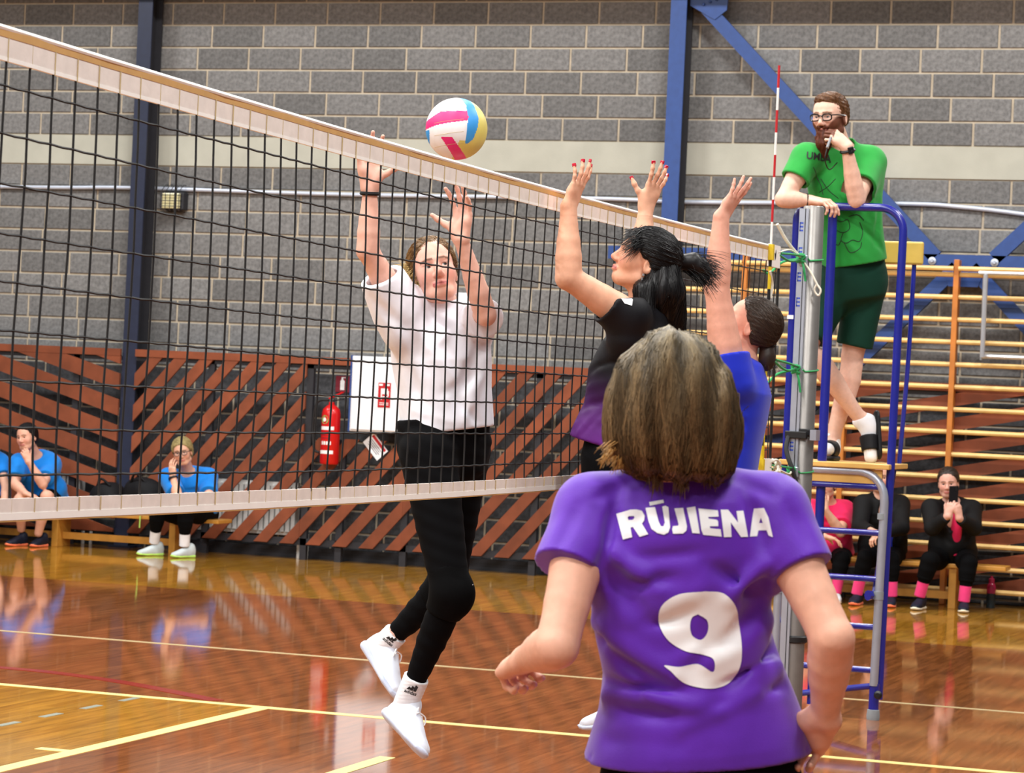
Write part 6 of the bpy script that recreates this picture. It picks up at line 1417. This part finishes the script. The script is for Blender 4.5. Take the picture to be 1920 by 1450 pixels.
# right bench
F_, L_, A_, P_ = seated('person in a black jacket photographing with a phone on the right bench', dict(head=(1778, 906, 21.15), nb=(1784, 942, 21.25), shR=(1746, 954, 21.2), shL=(1822, 956, 21.25), elR=(1748, 990, 20.98), wrR=(1777, 968, 20.85), elL=(1826, 990, 21.0), wrL=(1798, 972, 20.85), pel=(1786, 1040, 21.4), knR=(1742, 1052, 20.95), knL=(1816, 1056, 20.95), anR=(1726, 1112, 21.0), anL=(1808, 1122, 20.95), toeR=(1714, 1141, 20.85), toeL=(1806, 1150, 20.8)),
    nrm(toC*.95-cR*.25-cU*.1), up=nrm(cU-cR*.03), top='jacket_black', sl=2, inner='shirt_pink', shoe_m=('shoe_dark', 'sole_cream'), sock='sock_pink', hair=srgb(62, 52, 46), hdir=((nrm(cU*.9+cR*.25), nrm(cR*.5+cF*.7)), (nrm(cU*.92-cR*.12), nrm(-cR*.5+cF*.7))), hands=((.5,), (.5,)), seat=(21.25, .36), sz=1.05, pads=2, skin=srgb(222, 170, 152))
e = empty('phone', PD(1788, 927, 20.86), label='black smartphone held up by the person in the black jacket', cat='phone')
MB().obox(PD(1788, 927, 20.86), (cR, cF, nrm(cU+cR*.05)), (.037, .005, .065)).build('case', 'phone', e, bevel=.006); MB().obox(PD(1793, 917, 20.853), (cR, cF, cU), (.008, .002, .014)).build('camera', 'glasses', e)
F_, L_, A_, P_ = seated('person in a black jacket with clasped hands on the bench behind the stand', dict(head=(1650, 896, 21.4), nb=(1652, 932, 21.45), shR=(1618, 946, 21.4), shL=(1688, 946, 21.5), elR=(1612, 988, 21.2), wrR=(1634, 996, 21.0), elL=(1690, 990, 21.2), wrL=(1658, 1000, 21.0), pel=(1655, 1036, 21.6), knR=(1622, 1046, 21.15), knL=(1672, 1050, 21.15), anR=(1608, 1108, 21.2), anL=(1672, 1112, 21.15), toeR=(1598, 1136, 21.05), toeL=(1668, 1141, 21.0)),
    nrm(toC*.98-cR*.1), top='jacket_black', sl=2, inner='shirt_blue', shoe_m=('shoe_dark', 'sole_orange'), sock='sock_pink', hair=srgb(140, 110, 84), hdir=((nrm(cR*.85-cU*.2+toC*.3), nrm(-cU)), (nrm(-cR*.85-cU*.3+toC*.3), nrm(-cU))), hands=((.6,), (.6,)), seat=(21.25, .36), sz=1.05)
F_, L_, A_, P_ = seated('person in a pink T-shirt and dark red cap on the bench behind the stand', dict(head=(1548, 908, 21.55), nb=(1552, 944, 21.65), shR=(1520, 956, 21.6), shL=(1584, 958, 21.7), elR=(1515, 1000, 21.4), wrR=(1545, 1006, 21.25), elL=(1576, 998, 21.4), wrL=(1546, 955, 21.3), pel=(1556, 1040, 21.75), knR=(1525, 1046, 21.3), knL=(1578, 1048, 21.3), anR=(1520, 1104, 21.35), anL=(1568, 1106, 21.3), toeR=(1512, 1130, 21.25), toeL=(1568, 1132, 21.15)),
    nrm(toC*.95-cR*.3), top='shirt_pink', sl=.7, shoe_m=('shoe_light', 'sole_cream'), sock='sock_pink', hair=srgb(70, 50, 40), hdir=((nrm(cR*.8-cU*.2), nrm(-cU)), (nrm(cU*.8-cR*.2), nrm(-cR*.2+cF))), hands=((.4,), (.9,)), seat=(21.25, .36), sz=1.05)
cp_ = SDF(); cp_.ell(L_(0, -.014, .05), (.088, .108, .08), A_, .02); cp_.ell(L_(0, .115, .045), (.07, .06, .010), A_, .02); cp_.cut(L_(0, 0, .035), -A_[2]); sdf_obj('cap', cp_, .006, 'cap_maroon', F_.e)

# ------------------------------------------------------------------ bags, bottle
def bag(c, r, label, seed):
    e = empty('sports_bag', V(c[0], c[1], c[2]-r[2]), label=label, cat='bag'); s = SDF(); s.ell(c, r, k=.03); s.ell(V(*c)+V(r[0]*.4, -r[1]*.5, -r[2]*.3), V(*r)*.6, k=.04); s.disp(wave(None, (1, 1, 1), .012, seed)); s.cut(V(*c)-V(0, 0, r[2]*.96), (0, 0, -1), .01); sdf_obj('body', s, .009, 'bag', e)
    MB().tube(bez([V(*c)+V(-r[0]*.5, -r[1]*.5, r[2]*.7), V(*c)+V(-r[0]*.2, -r[1]*.7, r[2]*1.15), V(*c)+V(r[0]*.3, -r[1]*.6, r[2]*.75)], 8), .012, 6).build('strap', 'bag', e, smooth=True); return e
bag((-11.0, 21.47, .463), (.17, .13, .145), 'black sports bag on the bench between the two people in blue', 3)
bag((-10.66, 21.47, .492), (.19, .13, .175), 'larger black sports bag on the bench beside the blond person', 9)
MB().tube(bez([(-10.62, 21.33, .40), (-10.60, 21.31, .34), (-10.60, 21.31, .22)], 5), .006, 6).build('lime_strap', 'sole_lime', bpy.data.objects['sports_bag.001'], smooth=True)
mat('bottle_pink', srgb(190, 40, 90), .15, var=.03, trans=.4); mat('bottle_dark', srgb(24, 44, 52), .2, var=.03, trans=.2)
g = PG(1857, 1141); e = empty('water_bottle', g, label='pink and dark drinking bottle on the floor by the wall bars', cat='bottle')
MB().lathe([(.034, 0), (.037, .01), (.037, .12)], g, 20).build('lower_body', 'bottle_dark', e, smooth=True); MB().lathe([(.037, .12), (.037, .17), (.030, .195), (.022, .205)], g, 20).build('upper_body', 'bottle_pink', e, smooth=True); MB().lathe([(.024, .205), (.024, .235), (.012, .245), (.010, .262)], g, 16).build('cap', 'bottle_pink', e, smooth=True)
print('script seconds', time.time()-T0, 'tris', sum(len(o.data.polygons) for o in bpy.data.objects if o.type == 'MESH')*2)
